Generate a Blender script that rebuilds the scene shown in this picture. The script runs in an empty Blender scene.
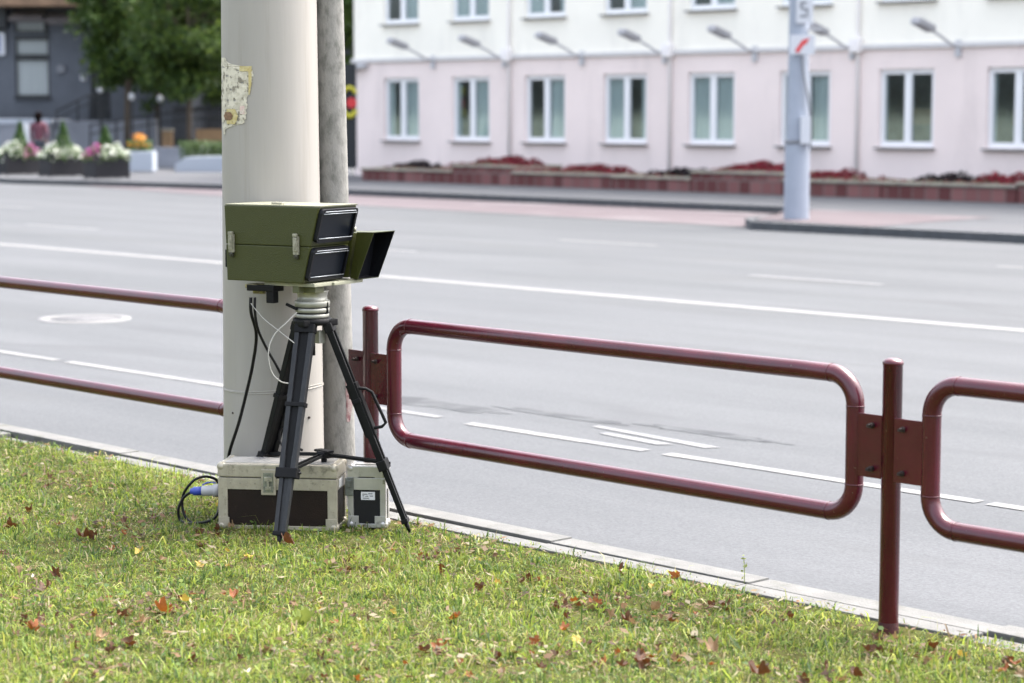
import bpy, bmesh, math, random
import numpy as np
from mathutils import Vector, Matrix, noise
random.seed(7)
rng = np.random.default_rng(7)
R_ = math.radians
C = bpy.context.scene.collection

# ------------------------------------------------------------------ camera, world, sun, exposure
FPX, EYE, HZ = 2200.0, 1.65, 113.0
PITCH = math.atan((341.5 - HZ) / FPX)
YAW = math.atan2(2052.0, FPX)
F = Vector((-math.cos(YAW), math.sin(YAW), 0))
RT = Vector((math.sin(YAW), math.cos(YAW), 0))
cam_d = bpy.data.cameras.new('camera')
cam = bpy.data.objects.new('camera', cam_d)
C.objects.link(cam)
bpy.context.scene.camera = cam
cam_d.sensor_width = 36
cam_d.lens = FPX * 36 / 1024
cam_d.clip_end = 2000
cam_d.clip_start = 0.05
cam.location = (0, 0, EYE)
_f = Vector((F.x * math.cos(PITCH), F.y * math.cos(PITCH), -math.sin(PITCH)))
cam.rotation_euler = _f.to_track_quat('-Z', 'Y').to_euler()
cam_d.dof.use_dof = True
cam_d.dof.focus_distance = 8.35
cam_d.dof.aperture_fstop = 3.0
cam_d.dof.aperture_blades = 0

SUN_ELEV, SUN_ROT = 60.0, 12.0          # the sun stands beyond the road, to the right
world = bpy.data.worlds.new('World')
bpy.context.scene.world = world
world.use_nodes = True
wn = world.node_tree
sky = wn.nodes.new('ShaderNodeTexSky')
sky.sky_type = 'NISHITA'
sky.sun_disc = False
sky.sun_elevation = R_(SUN_ELEV)
sky.sun_rotation = R_(SUN_ROT)
sky.air_density = 1.0
sky.dust_density = 7
sky.ozone_density = 1.0
hsv = wn.nodes.new('ShaderNodeHueSaturation')      # thin cloud: the blue is milky
hsv.inputs['Saturation'].default_value = .5
wn.links.new(sky.outputs[0], hsv.inputs['Color'])
wn.links.new(hsv.outputs[0], wn.nodes['Background'].inputs['Color'])
wn.nodes['Background'].inputs['Strength'].default_value = 0.15
sd = bpy.data.lights.new('sun', 'SUN')
sd.energy = .5
sd.angle = R_(24)
sd.color = (1.0, 0.98, 0.95)
sun = bpy.data.objects.new('sun', sd)
C.objects.link(sun)
sdir = Vector((math.sin(R_(SUN_ROT)) * math.cos(R_(SUN_ELEV)), math.cos(R_(SUN_ROT)) * math.cos(R_(SUN_ELEV)), math.sin(R_(SUN_ELEV))))
sun.rotation_euler = sdir.to_track_quat('Z', 'Y').to_euler()
sc = bpy.context.scene
sc.view_settings.view_transform = 'Standard'
sc.view_settings.look = 'None'
sc.view_settings.exposure = 2.42
sc.view_settings.gamma = 1
sc.view_settings.use_curve_mapping = False


def at(px, d):
    """ground position at depth d in front of the camera along picture column px"""
    return F * d + RT * ((px - 512) / FPX * d)


def zz(py, d):
    return EYE - (py - HZ) / FPX * d


# ------------------------------------------------------------------ materials
def mat(name, col, rough=.6, metal=0., var=0., scale=8., col2=None, bump=0., bscale=40., thresh=None,
        spec=.5, coat=0., stretch=None, trans=0., detail=5.):
    m = bpy.data.materials.new(name)
    m.use_nodes = True
    nt = m.node_tree
    b = nt.nodes['Principled BSDF']
    b.inputs['Roughness'].default_value = rough
    b.inputs['Metallic'].default_value = metal
    b.inputs['Specular IOR Level'].default_value = spec
    b.inputs['Coat Weight'].default_value = coat
    b.inputs['Base Color'].default_value = (*col, 1)
    tc = nt.nodes.new('ShaderNodeTexCoord')
    mp = nt.nodes.new('ShaderNodeMapping')
    nt.links.new(tc.outputs['Object'], mp.inputs[0])
    if stretch:
        mp.inputs['Scale'].default_value = stretch
    if var > 0 or col2:
        n = nt.nodes.new('ShaderNodeTexNoise')
        n.inputs['Scale'].default_value = scale
        n.inputs['Detail'].default_value = detail
        n.inputs['Roughness'].default_value = .62
        nt.links.new(mp.outputs[0], n.inputs['Vector'])
        r = nt.nodes.new('ShaderNodeValToRGB')
        c2 = col2 or tuple(min(1, c * (1 + var)) for c in col)
        c1 = col if col2 else tuple(c * (1 - var) for c in col)
        lo, hi = thresh or (.32, .68)
        r.color_ramp.elements[0].position = lo
        r.color_ramp.elements[1].position = hi
        r.color_ramp.elements[0].color = (*c1, 1)
        r.color_ramp.elements[1].color = (*c2, 1)
        nt.links.new(n.outputs['Fac'], r.inputs[0])
        nt.links.new(r.outputs[0], b.inputs['Base Color'])
    if bump > 0:
        n2 = nt.nodes.new('ShaderNodeTexNoise')
        n2.inputs['Scale'].default_value = bscale
        n2.inputs['Detail'].default_value = 4
        nt.links.new(mp.outputs[0], n2.inputs['Vector'])
        bp = nt.nodes.new('ShaderNodeBump')
        bp.inputs['Strength'].default_value = bump
        bp.inputs['Distance'].default_value = .01
        nt.links.new(n2.outputs['Fac'], bp.inputs['Height'])
        nt.links.new(bp.outputs[0], b.inputs['Normal'])
    return m


def leaf_mat(name, attr='tint', tr=.35, rough=.55):
    """foliage and grass: the colour of every blade sits in a colour attribute, half of the light passes through"""
    m = bpy.data.materials.new(name)
    m.use_nodes = True
    nt = m.node_tree
    b = nt.nodes['Principled BSDF']
    b.inputs['Roughness'].default_value = rough
    b.inputs['Specular IOR Level'].default_value = .35
    a = nt.nodes.new('ShaderNodeAttribute')
    a.attribute_name = attr
    nt.links.new(a.outputs['Color'], b.inputs['Base Color'])
    t = nt.nodes.new('ShaderNodeBsdfTranslucent')
    hs = nt.nodes.new('ShaderNodeHueSaturation')
    hs.inputs['Value'].default_value = 1.5
    hs.inputs['Hue'].default_value = .485
    nt.links.new(a.outputs['Color'], hs.inputs['Color'])
    nt.links.new(hs.outputs[0], t.inputs['Color'])
    mx = nt.nodes.new('ShaderNodeMixShader')
    mx.inputs[0].default_value = tr
    nt.links.new(b.outputs[0], mx.inputs[1])
    nt.links.new(t.outputs[0], mx.inputs[2])
    nt.links.new(mx.outputs[0], nt.nodes['Material Output'].inputs['Surface'])
    return m


def glass_mat(name, tint=(.55, .62, .62), refl=.22):
    m = bpy.data.materials.new(name)
    m.use_nodes = True
    nt = m.node_tree
    nt.nodes.remove(nt.nodes['Principled BSDF'])
    t = nt.nodes.new('ShaderNodeBsdfTransparent')
    t.inputs[0].default_value = (*tint, 1)
    g = nt.nodes.new('ShaderNodeBsdfGlossy')
    g.inputs['Roughness'].default_value = .05
    g.inputs[0].default_value = (.8, .9, 1, 1)
    mx = nt.nodes.new('ShaderNodeMixShader')
    mx.inputs[0].default_value = refl
    nt.links.new(t.outputs[0], mx.inputs[1])
    nt.links.new(g.outputs[0], mx.inputs[2])
    nt.links.new(mx.outputs[0], nt.nodes['Material Output'].inputs['Surface'])
    return m


def asphalt_mat(name, ca, cb, stain, sc_big=(.12, .9, 1), fine=70):
    m = bpy.data.materials.new(name)
    m.use_nodes = True
    nt = m.node_tree
    L = nt.links.new
    b = nt.nodes['Principled BSDF']
    tc = nt.nodes.new('ShaderNodeTexCoord')
    mp = nt.nodes.new('ShaderNodeMapping')
    mp.inputs['Scale'].default_value = sc_big
    L(tc.outputs['Object'], mp.inputs[0])
    n1 = nt.nodes.new('ShaderNodeTexNoise')       # wheel tracks along the road
    n1.inputs['Scale'].default_value = 1.1
    n1.inputs['Detail'].default_value = 7
    n1.inputs['Roughness'].default_value = .6
    L(mp.outputs[0], n1.inputs['Vector'])
    r1 = nt.nodes.new('ShaderNodeValToRGB')
    r1.color_ramp.elements[0].position = .3
    r1.color_ramp.elements[1].position = .7
    r1.color_ramp.elements[0].color = (*ca, 1)
    r1.color_ramp.elements[1].color = (*cb, 1)
    L(n1.outputs['Fac'], r1.inputs[0])
    n2 = nt.nodes.new('ShaderNodeTexNoise')       # aggregate
    n2.inputs['Scale'].default_value = fine
    n2.inputs['Detail'].default_value = 5
    n2.inputs['Roughness'].default_value = .8
    L(tc.outputs['Object'], n2.inputs['Vector'])
    r2 = nt.nodes.new('ShaderNodeValToRGB')
    r2.color_ramp.elements[0].position = .3
    r2.color_ramp.elements[1].position = .7
    r2.color_ramp.elements[0].color = (.55, .55, .56, 1)
    r2.color_ramp.elements[1].color = (1, 1, 1, 1)
    L(n2.outputs['Fac'], r2.inputs[0])
    mu = nt.nodes.new('ShaderNodeMixRGB')
    mu.blend_type = 'MULTIPLY'
    mu.inputs[0].default_value = 1
    L(r1.outputs[0], mu.inputs[1])
    L(r2.outputs[0], mu.inputs[2])
    n3 = nt.nodes.new('ShaderNodeTexNoise')       # stains
    n3.inputs['Scale'].default_value = .9
    n3.inputs['Detail'].default_value = 8
    n3.inputs['Distortion'].default_value = .6
    mp3 = nt.nodes.new('ShaderNodeMapping')
    mp3.inputs['Scale'].default_value = (.45, 1.6, 1)
    L(tc.outputs['Object'], mp3.inputs[0])
    L(mp3.outputs[0], n3.inputs['Vector'])
    r3 = nt.nodes.new('ShaderNodeValToRGB')
    r3.color_ramp.elements[0].position = .58
    r3.color_ramp.elements[1].position = .70
    r3.color_ramp.elements[0].color = (0, 0, 0, 1)
    r3.color_ramp.elements[1].color = (.85, .85, .85, 1)
    L(n3.outputs['Fac'], r3.inputs[0])
    m3 = nt.nodes.new('ShaderNodeMixRGB')
    m3.inputs[2].default_value = (*stain, 1)
    L(r3.outputs[0], m3.inputs[0])
    L(mu.outputs[0], m3.inputs[1])
    L(m3.outputs[0], b.inputs['Base Color'])
    b.inputs['Roughness'].default_value = .8
    b.inputs['Specular IOR Level'].default_value = .15
    bp = nt.nodes.new('ShaderNodeBump')
    bp.inputs['Strength'].default_value = .5
    bp.inputs['Distance'].default_value = .004
    L(n2.outputs['Fac'], bp.inputs['Height'])
    L(bp.outputs[0], b.inputs['Normal'])
    return m


def brick_mat(name, c1, c2, mortar, scale, bw=.5, rh=.25):
    m = bpy.data.materials.new(name)
    m.use_nodes = True
    nt = m.node_tree
    b = nt.nodes['Principled BSDF']
    b.inputs['Roughness'].default_value = .85
    tc = nt.nodes.new('ShaderNodeTexCoord')
    sp = nt.nodes.new('ShaderNodeSeparateXYZ')
    cb = nt.nodes.new('ShaderNodeCombineXYZ')
    ad = nt.nodes.new('ShaderNodeMath')
    nt.links.new(tc.outputs['Object'], sp.inputs[0])
    nt.links.new(sp.outputs[0], ad.inputs[0])
    nt.links.new(sp.outputs[1], ad.inputs[1])
    nt.links.new(ad.outputs[0], cb.inputs[0])
    nt.links.new(sp.outputs[2], cb.inputs[1])
    br = nt.nodes.new('ShaderNodeTexBrick')
    br.inputs['Color1'].default_value = (*c1, 1)
    br.inputs['Color2'].default_value = (*c2, 1)
    br.inputs['Mortar'].default_value = (*mortar, 1)
    br.inputs['Scale'].default_value = scale
    br.inputs['Mortar Size'].default_value = .02
    br.inputs['Brick Width'].default_value = bw
    br.inputs['Row Height'].default_value = rh
    nt.links.new(cb.outputs[0], br.inputs['Vector'])
    nt.links.new(br.outputs[0], b.inputs['Base Color'])
    return m


M = dict(
    asphalt=asphalt_mat('asphalt', (.087, .092, .098), (.119, .124, .131), (.070, .073, .078)),
    red_paving=asphalt_mat('red_paving', (.125, .102, .110), (.155, .132, .140), (.19, .18, .185)),
    pavement=asphalt_mat('pavement', (.098, .102, .112), (.130, .134, .142), (.085, .085, .09), fine=120),
    kerb_stone=mat('kerb_stone', (.090, .091, .088), .85, col2=(.128, .127, .121), scale=7, bump=.4, bscale=120),
    kerb_dark=mat('kerb_dark', (.062, .067, .073), .85, var=.2),
    joint=mat('joint', (.05, .05, .045), .95, var=.4, scale=20),
    soil=mat('soil', (.045, .040, .018), 1., spec=0., col2=(.075, .085, .028), scale=9, bump=.8, bscale=60),
    far_ground=mat('far_ground', (.14, .15, .10), .95, var=.2),
    patch=mat('patch_asphalt', (.062, .065, .070), .95, col2=(.090, .094, .099), scale=6, thresh=(.4, .62), spec=.05, detail=9),
    marking=mat('marking', (.112, .115, .118), .7, col2=(.18, .18, .172), scale=11, thresh=(.38, .62), stretch=(.6, 3, 1)),
    marking_worn=mat('marking_worn', (.116, .120, .126), .7, col2=(.150, .152, .151), scale=9, thresh=(.4, .65)),
    maroon=mat('maroon_paint', (.060, .0028, .0105), .27, var=.22, scale=5, coat=.25, bump=.06, bscale=90, spec=.5),
    maroon_worn=mat('maroon_weld', (.06, .012, .015), .6, col2=(.10, .03, .03), scale=60),
    bolt=mat('rusty_bolt', (.022, .012, .010), .7, .1, var=.4, scale=90),
    rust=mat('rust', (.03, .010, .010), .9, col2=(.09, .02, .022), scale=90, bump=.6, bscale=200),
    pole=mat('pole_paint', (.305, .288, .264), .42, var=.06, scale=3.5, bump=.08, bscale=30, stretch=(1, 1, .12), detail=9, spec=.5),
    concrete=mat('pillar_concrete', (.12, .12, .108), .95, col2=(.215, .21, .195), scale=26, thresh=(.34, .54), bump=.25, bscale=140, stretch=(1, 1, .55), detail=9),
    tape=mat('clear_tape', (.42, .40, .36), .4, var=.1),
    olive=mat('olive_paint', (.037, .042, .0065), .48, var=.05, scale=20, bump=.25, bscale=260, spec=.4),
    olive_trim=mat('olive_trim', (.10, .105, .05), .5),
    cream_metal=mat('cream_metal', (.33, .325, .28), .38, .35, var=.12, scale=30),
    latch_metal=mat('latch_metal', (.30, .29, .23), .42, .5, var=.3, scale=60),
    chrome=mat('silver_trim', (.30, .32, .34), .42, .7),
    lens_black=mat('window_black', (.006, .008, .013), .28, spec=.18),
    lens_frame=mat('frame_black', (.003, .0035, .006), .45, spec=.25),
    hood_black=mat('hood_lining', (.003, .0035, .006), .8, spec=.12),
    black=mat('black_plastic', (.004, .004, .0048), .55, spec=.2, var=.3, scale=20),
    rubber=mat('cable_rubber', (.005, .005, .006), .5, spec=.25),
    anodised_lit=mat('black_anodised_lit', (.018, .019, .021), .42, .1, spec=.35, var=.35, scale=24, stretch=(4, 4, .4)),
    anodised_shaded=mat('black_anodised_shaded', (.004, .0045, .005), .55, .0, spec=.18, var=.3, scale=20),  # shaded copy of the leg finish, darker in colour
    aluminium=mat('case_aluminium', (.36, .33, .26), .38, .3, var=.14, scale=18),
    aluminium_bright=mat('case_lid_aluminium', (.46, .45, .43), .34, .5, var=.1, scale=14),
    case_panel=mat('case_panel', (.010, .0048, .0030), .5, spec=.25, var=.3, scale=8, bump=.2, bscale=220),
    case_panel_grey=mat('case_panel_charcoal', (.009, .0092, .011), .5, spec=.3, var=.2),
    blue_plastic=mat('blue_plastic', (.03, .06, .32), .35),
    grey_plastic=mat('grey_plastic', (.36, .36, .37), .4),
    white_wire=mat('white_wire', (.34, .33, .30), .5),
    label_white=mat('label_paper', (.75, .75, .76), .5),
    ink=mat('label_ink', (.10, .10, .12), .6),
    pink=mat('pink_render', (.82, .715, .685), .9, var=.045, scale=.5, detail=9),
    cream=mat('cream_render', (.90, .87, .78), .9, var=.04, scale=.5, detail=9),
    ledge=mat('ledge_plaster', (.62, .61, .61), .8, var=.05),
    white=mat('white_frame', (.80, .81, .83), .4),
    sill=mat('sill_metal', (.20, .20, .21), .5, var=.1),
    reveal=mat('reveal_plaster', (.45, .40, .40), .9),
    room=mat('room_wall', (.32, .37, .36), .9, var=.5, scale=1.2),
    room_lit_tone=mat('room_lit_tone', (.42, .32, .20), .9),
    curtain=mat('curtain_cloth', (.52, .55, .55), .9, col2=(.76, .78, .77), scale=3, stretch=(7, 1, .15)),
    glass=glass_mat('window_glass', (.84, .89, .89), .13),
    glass_dark=glass_mat('window_glass_dark', (.4, .45, .47), .3),
    downpipe=mat('downpipe_paint', (.86, .83, .82), .7),
    lamp_grey=mat('wall_lamp_grey', (.48, .49, .52), .45, .2),
    lamp_post=mat('lamp_post_paint', (.30, .335, .40), .5, var=.05, scale=3),
    post_ring=mat('post_ring', (.17, .18, .20), .6),
    brick=brick_mat('red_brick', (.10, .026, .026), (.26, .12, .115), (.15, .12, .11), 1.5, .45, .4),
    coping=mat('coping_stone', (.24, .21, .19), .9, col2=(.36, .35, .27), scale=2.5),
    grey_wall=mat('grey_render', (.085, .095, .115), .8, var=.12, scale=1.2),
    stone_grey=brick_mat('grey_stone', (.085, .09, .105), (.11, .12, .135), (.065, .07, .085), 1.2, .8, .4),
    terrace=mat('terrace_render', (.22, .235, .27), .85, var=.12, scale=1.1),
    white_coping=mat('white_coping', (.36, .40, .46), .7),
    dark_frame=mat('dark_frame', (.007, .010, .014), .5),
    blind=mat('window_blind', (.30, .33, .335), .8, var=.1, scale=4, stretch=(9, 1, .1)),
    awning=mat('awning_sheet', (.17, .155, .15), .7, var=.2, scale=3),
    roof_brown=mat('roof_brown', (.19, .12, .075), .8, var=.25, scale=2),
    planter=mat('planter_black', (.009, .009, .013), .6, var=.3, scale=12),
    sandstone=mat('tan_brick', (.26, .17, .095), .9, var=.2, scale=9),
    bark=mat('bark', (.07, .055, .04), .95, var=.35, scale=14, bump=.8),
    globe=mat('lamp_globe', (.36, .38, .40), .3),
    red=mat('red_paint', (.55, .03, .035), .5),
    yellow=mat('yellow_paint', (.50, .46, .03), .5),
    sign_white=mat('sign_white', (.50, .52, .56), .5),
    sign_blue=mat('sign_blue', (.08, .12, .30), .5),
    skin=mat('skin', (.42, .27, .20), .55),
    hair=mat('hair', (.005, .003, .003), .9, var=.3, spec=.05),
    trousers=mat('trousers', (.04, .045, .06), .85),
    iron=mat('manhole_iron', (.085, .085, .09), .8, .0, var=.3, scale=30),
    iron_rim=mat('manhole_rim', (.135, .135, .135), .7, var=.15, scale=12),
    grass=leaf_mat('grass_blades', tr=.42),
    foliage=leaf_mat('tree_leaves', tr=.3),
    petals=leaf_mat('petals', tr=.3),
)
def specks(key, col, scale, lo, hi, amt=1., stretch=(1, 1, 1), off=(0, 0, 0)):
    """chips, grime and stains: a second thresholded noise laid over a material's own colour"""
    nt = M[key].node_tree
    b = nt.nodes['Principled BSDF']
    tc = nt.nodes.new('ShaderNodeTexCoord')
    mp = nt.nodes.new('ShaderNodeMapping')
    mp.inputs['Scale'].default_value = stretch
    mp.inputs['Location'].default_value = off
    n = nt.nodes.new('ShaderNodeTexNoise')
    n.inputs['Scale'].default_value = scale
    n.inputs['Detail'].default_value = 6
    n.inputs['Roughness'].default_value = .7
    r = nt.nodes.new('ShaderNodeValToRGB')
    r.color_ramp.elements[0].position = lo
    r.color_ramp.elements[1].position = hi
    r.color_ramp.elements[0].color = (0, 0, 0, 1)
    r.color_ramp.elements[1].color = (amt, amt, amt, 1)
    x = nt.nodes.new('ShaderNodeMixRGB')
    x.inputs[2].default_value = (*col, 1)
    nt.links.new(tc.outputs['Object'], mp.inputs[0])
    nt.links.new(mp.outputs[0], n.inputs['Vector'])
    nt.links.new(n.outputs['Fac'], r.inputs[0])
    nt.links.new(r.outputs[0], x.inputs[0])
    if b.inputs['Base Color'].links:
        nt.links.new(b.inputs['Base Color'].links[0].from_socket, x.inputs[1])
    else:
        x.inputs[1].default_value = b.inputs['Base Color'].default_value
    nt.links.new(x.outputs[0], b.inputs['Base Color'])


specks('maroon', (.16, .11, .09), 42, .68, .70)                          # paint chips
specks('olive', (.11, .11, .06), 60, .69, .72, .7, (1, 1, .4))           # scuffs
specks('aluminium', (.13, .12, .09), 22, .54, .68, .8)                   # grime on the case frames
specks('aluminium_bright', (.20, .19, .17), 26, .58, .68, .6)
specks('case_panel', (.03, .02, .014), 30, .6, .7, .8)
specks('pole', (.22, .20, .17), 5, .56, .74, .55, (2.2, 2.2, .10))       # rain streaks
specks('pole', (.15, .12, .09), 70, .72, .74, .8)
specks('pink', (.62, .54, .52), .7, .52, .75, .6, (1.5, 1, .35), (3, 0, 0))
specks('cream', (.70, .68, .62), .7, .52, .75, .6, (1.5, 1, .35), (9, 0, 0))
specks('asphalt', (.055, .055, .058), 26, .66, .72, .8)                  # grit and small oil spots
specks('asphalt', (.075, .077, .080), .6, .55, .72, .8, (.25, 1.3, 1), (5, 0, 0))
specks('kerb_stone', (.06, .062, .045), 6, .55, .68, .7)

# plaid shirt of the person
_m = mat('plaid_shirt', (.30, .13, .15), .9)
_nt = _m.node_tree
_w = _nt.nodes.new('ShaderNodeTexChecker')
_w.inputs['Scale'].default_value = 14
_w.inputs['Color1'].default_value = (.15, .06, .08, 1)
_w.inputs['Color2'].default_value = (.10, .03, .05, 1)
_tc = _nt.nodes.new('ShaderNodeTexCoord')
_nt.links.new(_tc.outputs['Object'], _w.inputs['Vector'])
_nt.links.new(_w.outputs[0], _nt.nodes['Principled BSDF'].inputs['Base Color'])
M['plaid'] = _m


# ------------------------------------------------------------------ mesh helpers
class MB:
    def __init__(s):
        s.v, s.f, s.sm = [], [], []

    def add(s, vs, fs, smooth=False, mx=None):
        o = len(s.v)
        for p in vs:
            p = Vector(p)
            s.v.append(mx @ p if mx else p)
        for f in fs:
            s.f.append([i + o for i in f])
            s.sm.append(smooth)
        return s

    def box(s, c, size, mx=None, bev=0.):
        bm = bmesh.new()
        bmesh.ops.create_cube(bm, size=1)
        for v in bm.verts:
            v.co = Vector((v.co.x * size[0], v.co.y * size[1], v.co.z * size[2]))
        if bev > 0:
            bmesh.ops.bevel(bm, geom=bm.edges[:], offset=bev, segments=2, affect='EDGES', profile=.7)
        for v in bm.verts:
            v.co += Vector(c)
        bm.verts.index_update()
        s.add([v.co.copy() for v in bm.verts], [[v.index for v in f.verts] for f in bm.faces], False, mx)
        bm.free()
        return s

    def bar(s, p0, p1, w, h, side=None, bev=0.):
        """box-section bar from p0 to p1; w along side, h across"""
        p0, p1 = Vector(p0), Vector(p1)
        z = (p1 - p0)
        ln = z.length
        z.normalize()
        sd_ = Vector(side) if side is not None else Vector((0, 0, 1)).cross(z)
        sd_ = (sd_ - z * sd_.dot(z)).normalized()
        y = z.cross(sd_)
        mx = Matrix((sd_, y, z)).transposed().to_4x4()
        mx.translation = (p0 + p1) / 2
        return s.box((0, 0, 0), (w, h, ln), mx, bev)

    def tube(s, pts, r, n=12, closed=False, cap=True):
        pts = [Vector(p) for p in pts]
        N = len(pts)
        rs = r if isinstance(r, (list, tuple)) else [r] * N
        vs, fs = [], []
        up = None
        for i, p in enumerate(pts):
            if closed:
                t = (pts[(i + 1) % N] - pts[i - 1]).normalized()
            else:
                t = (pts[min(i + 1, N - 1)] - pts[max(i - 1, 0)]).normalized()
            if up is None:
                up = t.orthogonal().normalized()
            up = (up - t * up.dot(t)).normalized()
            bi = t.cross(up)
            for k in range(n):
                a = 2 * math.pi * k / n
                vs.append(p + (up * math.cos(a) + bi * math.sin(a)) * rs[i])
        for i in range(N if closed else N - 1):
            j = (i + 1) % N
            for k in range(n):
                k2 = (k + 1) % n
                fs.append([i * n + k, i * n + k2, j * n + k2, j * n + k])
        s.add(vs, fs, True)
        if cap and not closed:
            s.add(vs[:n], [list(range(n))[::-1]], False)
            s.add(vs[-n:], [list(range(n))], False)
        return s

    def cyl(s, p0, p1, r0, r1=None, n=20):
        return s.tube([p0, p1], [r0, r0 if r1 is None else r1], n)

    def lathe(s, prof, c=(0, 0, 0), n=32, mx=None):
        vs, fs = [], []
        for (r, z) in prof:
            for k in range(n):
                a = 2 * math.pi * k / n
                vs.append((c[0] + r * math.cos(a), c[1] + r * math.sin(a), c[2] + z))
        for i in range(len(prof) - 1):
            for k in range(n):
                k2 = (k + 1) % n
                fs.append([i * n + k, i * n + k2, (i + 1) * n + k2, (i + 1) * n + k])
        s.add(vs, fs, True, mx)
        return s

    def ball(s, c, r, n=12, sx=1, sy=1, sz=1, jit=0.):
        vs, fs = [], []
        m_ = n // 2
        for i in range(m_ + 1):
            ph = math.pi * i / m_
            for k in range(n):
                a = 2 * math.pi * k / n
                q = Vector((math.sin(ph) * math.cos(a), math.sin(ph) * math.sin(a), math.cos(ph)))
                if jit:
                    q *= 1 + jit * noise.noise(q * 2.3 + Vector(c) * 3)
                vs.append((c[0] + r * q.x * sx, c[1] + r * q.y * sy, c[2] + r * q.z * sz))
        for i in range(m_):
            for k in range(n):
                k2 = (k + 1) % n
                fs.append([i * n + k, (i + 1) * n + k, (i + 1) * n + k2, i * n + k2])
        return s.add(vs, fs, True)

    def prism(s, poly, ext, mx=None):
        """poly: 3-D points, extruded by vector ext"""
        n = len(poly)
        e = Vector(ext)
        vs = [Vector(p) for p in poly] + [Vector(p) + e for p in poly]
        fs = [list(range(n))[::-1], list(range(n, 2 * n))]
        for i in range(n):
            j = (i + 1) % n
            fs.append([i, j, n + j, n + i])
        return s.add(vs, fs, False, mx)

    def build(s, name, m, parent=None, label=None):
        me = bpy.data.meshes.new(name)
        me.from_pydata([tuple(v) for v in s.v], [], s.f)
        me.polygons.foreach_set('use_smooth', s.sm)
        me.materials.append(M[m] if isinstance(m, str) else m)
        bm = bmesh.new()
        bm.from_mesh(me)
        bmesh.ops.remove_doubles(bm, verts=bm.verts, dist=1e-6)
        bmesh.ops.recalc_face_normals(bm, faces=bm.faces)
        bm.to_mesh(me)
        bm.free()
        o = bpy.data.objects.new(name, me)
        C.objects.link(o)
        if parent:
            o.parent = parent
        if label:
            o['label'] = label
        return o


def tag(o, label, cat, group=None):
    o['label'] = label
    o['category'] = cat
    if group:
        o['group'] = group
    return o


def thing(name, label, cat, loc=(0, 0, 0), rz=0., group=None):
    o = bpy.data.objects.new(name, None)
    C.objects.link(o)
    o.location = loc
    o.rotation_euler = (0, 0, rz)
    o.empty_display_size = .1
    return tag(o, label, cat, group)


def struct(o, kind='structure'):
    o['kind'] = kind
    return o


def copy_tree(o, parent=None):
    c = o.copy()
    C.objects.link(c)
    c.parent = parent
    for ch in [q for q in bpy.data.objects if q.parent == o]:
        copy_tree(ch, c)
    return c


def mesh_np(name, verts, faces, m, colors=None, parent=None, smooth=False):
    """verts (n,3); faces (m,k) all the same size; colours per vertex"""
    me = bpy.data.meshes.new(name)
    nv, (nf, k) = len(verts), faces.shape
    me.vertices.add(nv)
    me.vertices.foreach_set('co', verts.astype(np.float32).ravel())
    me.loops.add(nf * k)
    me.loops.foreach_set('vertex_index', faces.astype(np.int32).ravel())
    me.polygons.add(nf)
    me.polygons.foreach_set('loop_start', np.arange(0, nf * k, k, dtype=np.int32))
    me.polygons.foreach_set('loop_total', np.full(nf, k, dtype=np.int32))
    if smooth:
        me.polygons.foreach_set('use_smooth', np.ones(nf, dtype=bool))
    me.update(calc_edges=True)
    if colors is not None:
        a = me.color_attributes.new('tint', 'FLOAT_COLOR', 'POINT')
        a.data.foreach_set('color', np.c_[colors, np.ones(nv)].astype(np.float32).ravel())
    me.materials.append(M[m] if isinstance(m, str) else m)
    o = bpy.data.objects.new(name, me)
    C.objects.link(o)
    if parent:
        o.parent = parent
    return o


def leaf_cloud(name, centres, size, cols, m, parent=None, flat=.0, tint=.25):
    """one quad leaf at every centre, random orientation"""
    n = len(centres)
    a = rng.normal(size=(n, 3))
    a[:, 2] *= (1 - flat)
    a /= np.linalg.norm(a, axis=1)[:, None]
    b = np.cross(a, rng.normal(size=(n, 3)))
    b /= np.linalg.norm(b, axis=1)[:, None]
    sz = size * rng.uniform(.6, 1.3, n)[:, None]
    w = sz * rng.uniform(.4, .7, n)[:, None]
    v = np.stack([centres - a * sz, centres - b * w, centres + a * sz, centres + b * w], 1).reshape(-1, 3)
    f = np.arange(4 * n).reshape(-1, 4)
    c = np.array(cols)[rng.integers(0, len(cols), n)] * rng.uniform(1 - tint, 1 + tint, n)[:, None]
    return mesh_np(name, v, f, m, np.repeat(c, 4, 0), parent)


# ------------------------------------------------------------------ ground, road, kerbs
ROAD = -.12


def sheet(name, poly, z, m, thick=None):
    mb = MB()
    if thick:
        mb.prism([(x, y, z - thick) for x, y in poly], (0, 0, thick))
    else:
        mb.add([(x, y, z) for x, y in poly], [list(range(len(poly)))])
    return mb.build(name, m)


struct(sheet('ground', [(-900, -900), (900, -900), (900, 900), (-900, 900)], -.30, 'far_ground'))
struct(sheet('road', [(-300, 5.9), (120, 5.9), (120, 40), (-300, 40)], ROAD, 'asphalt'))
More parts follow.
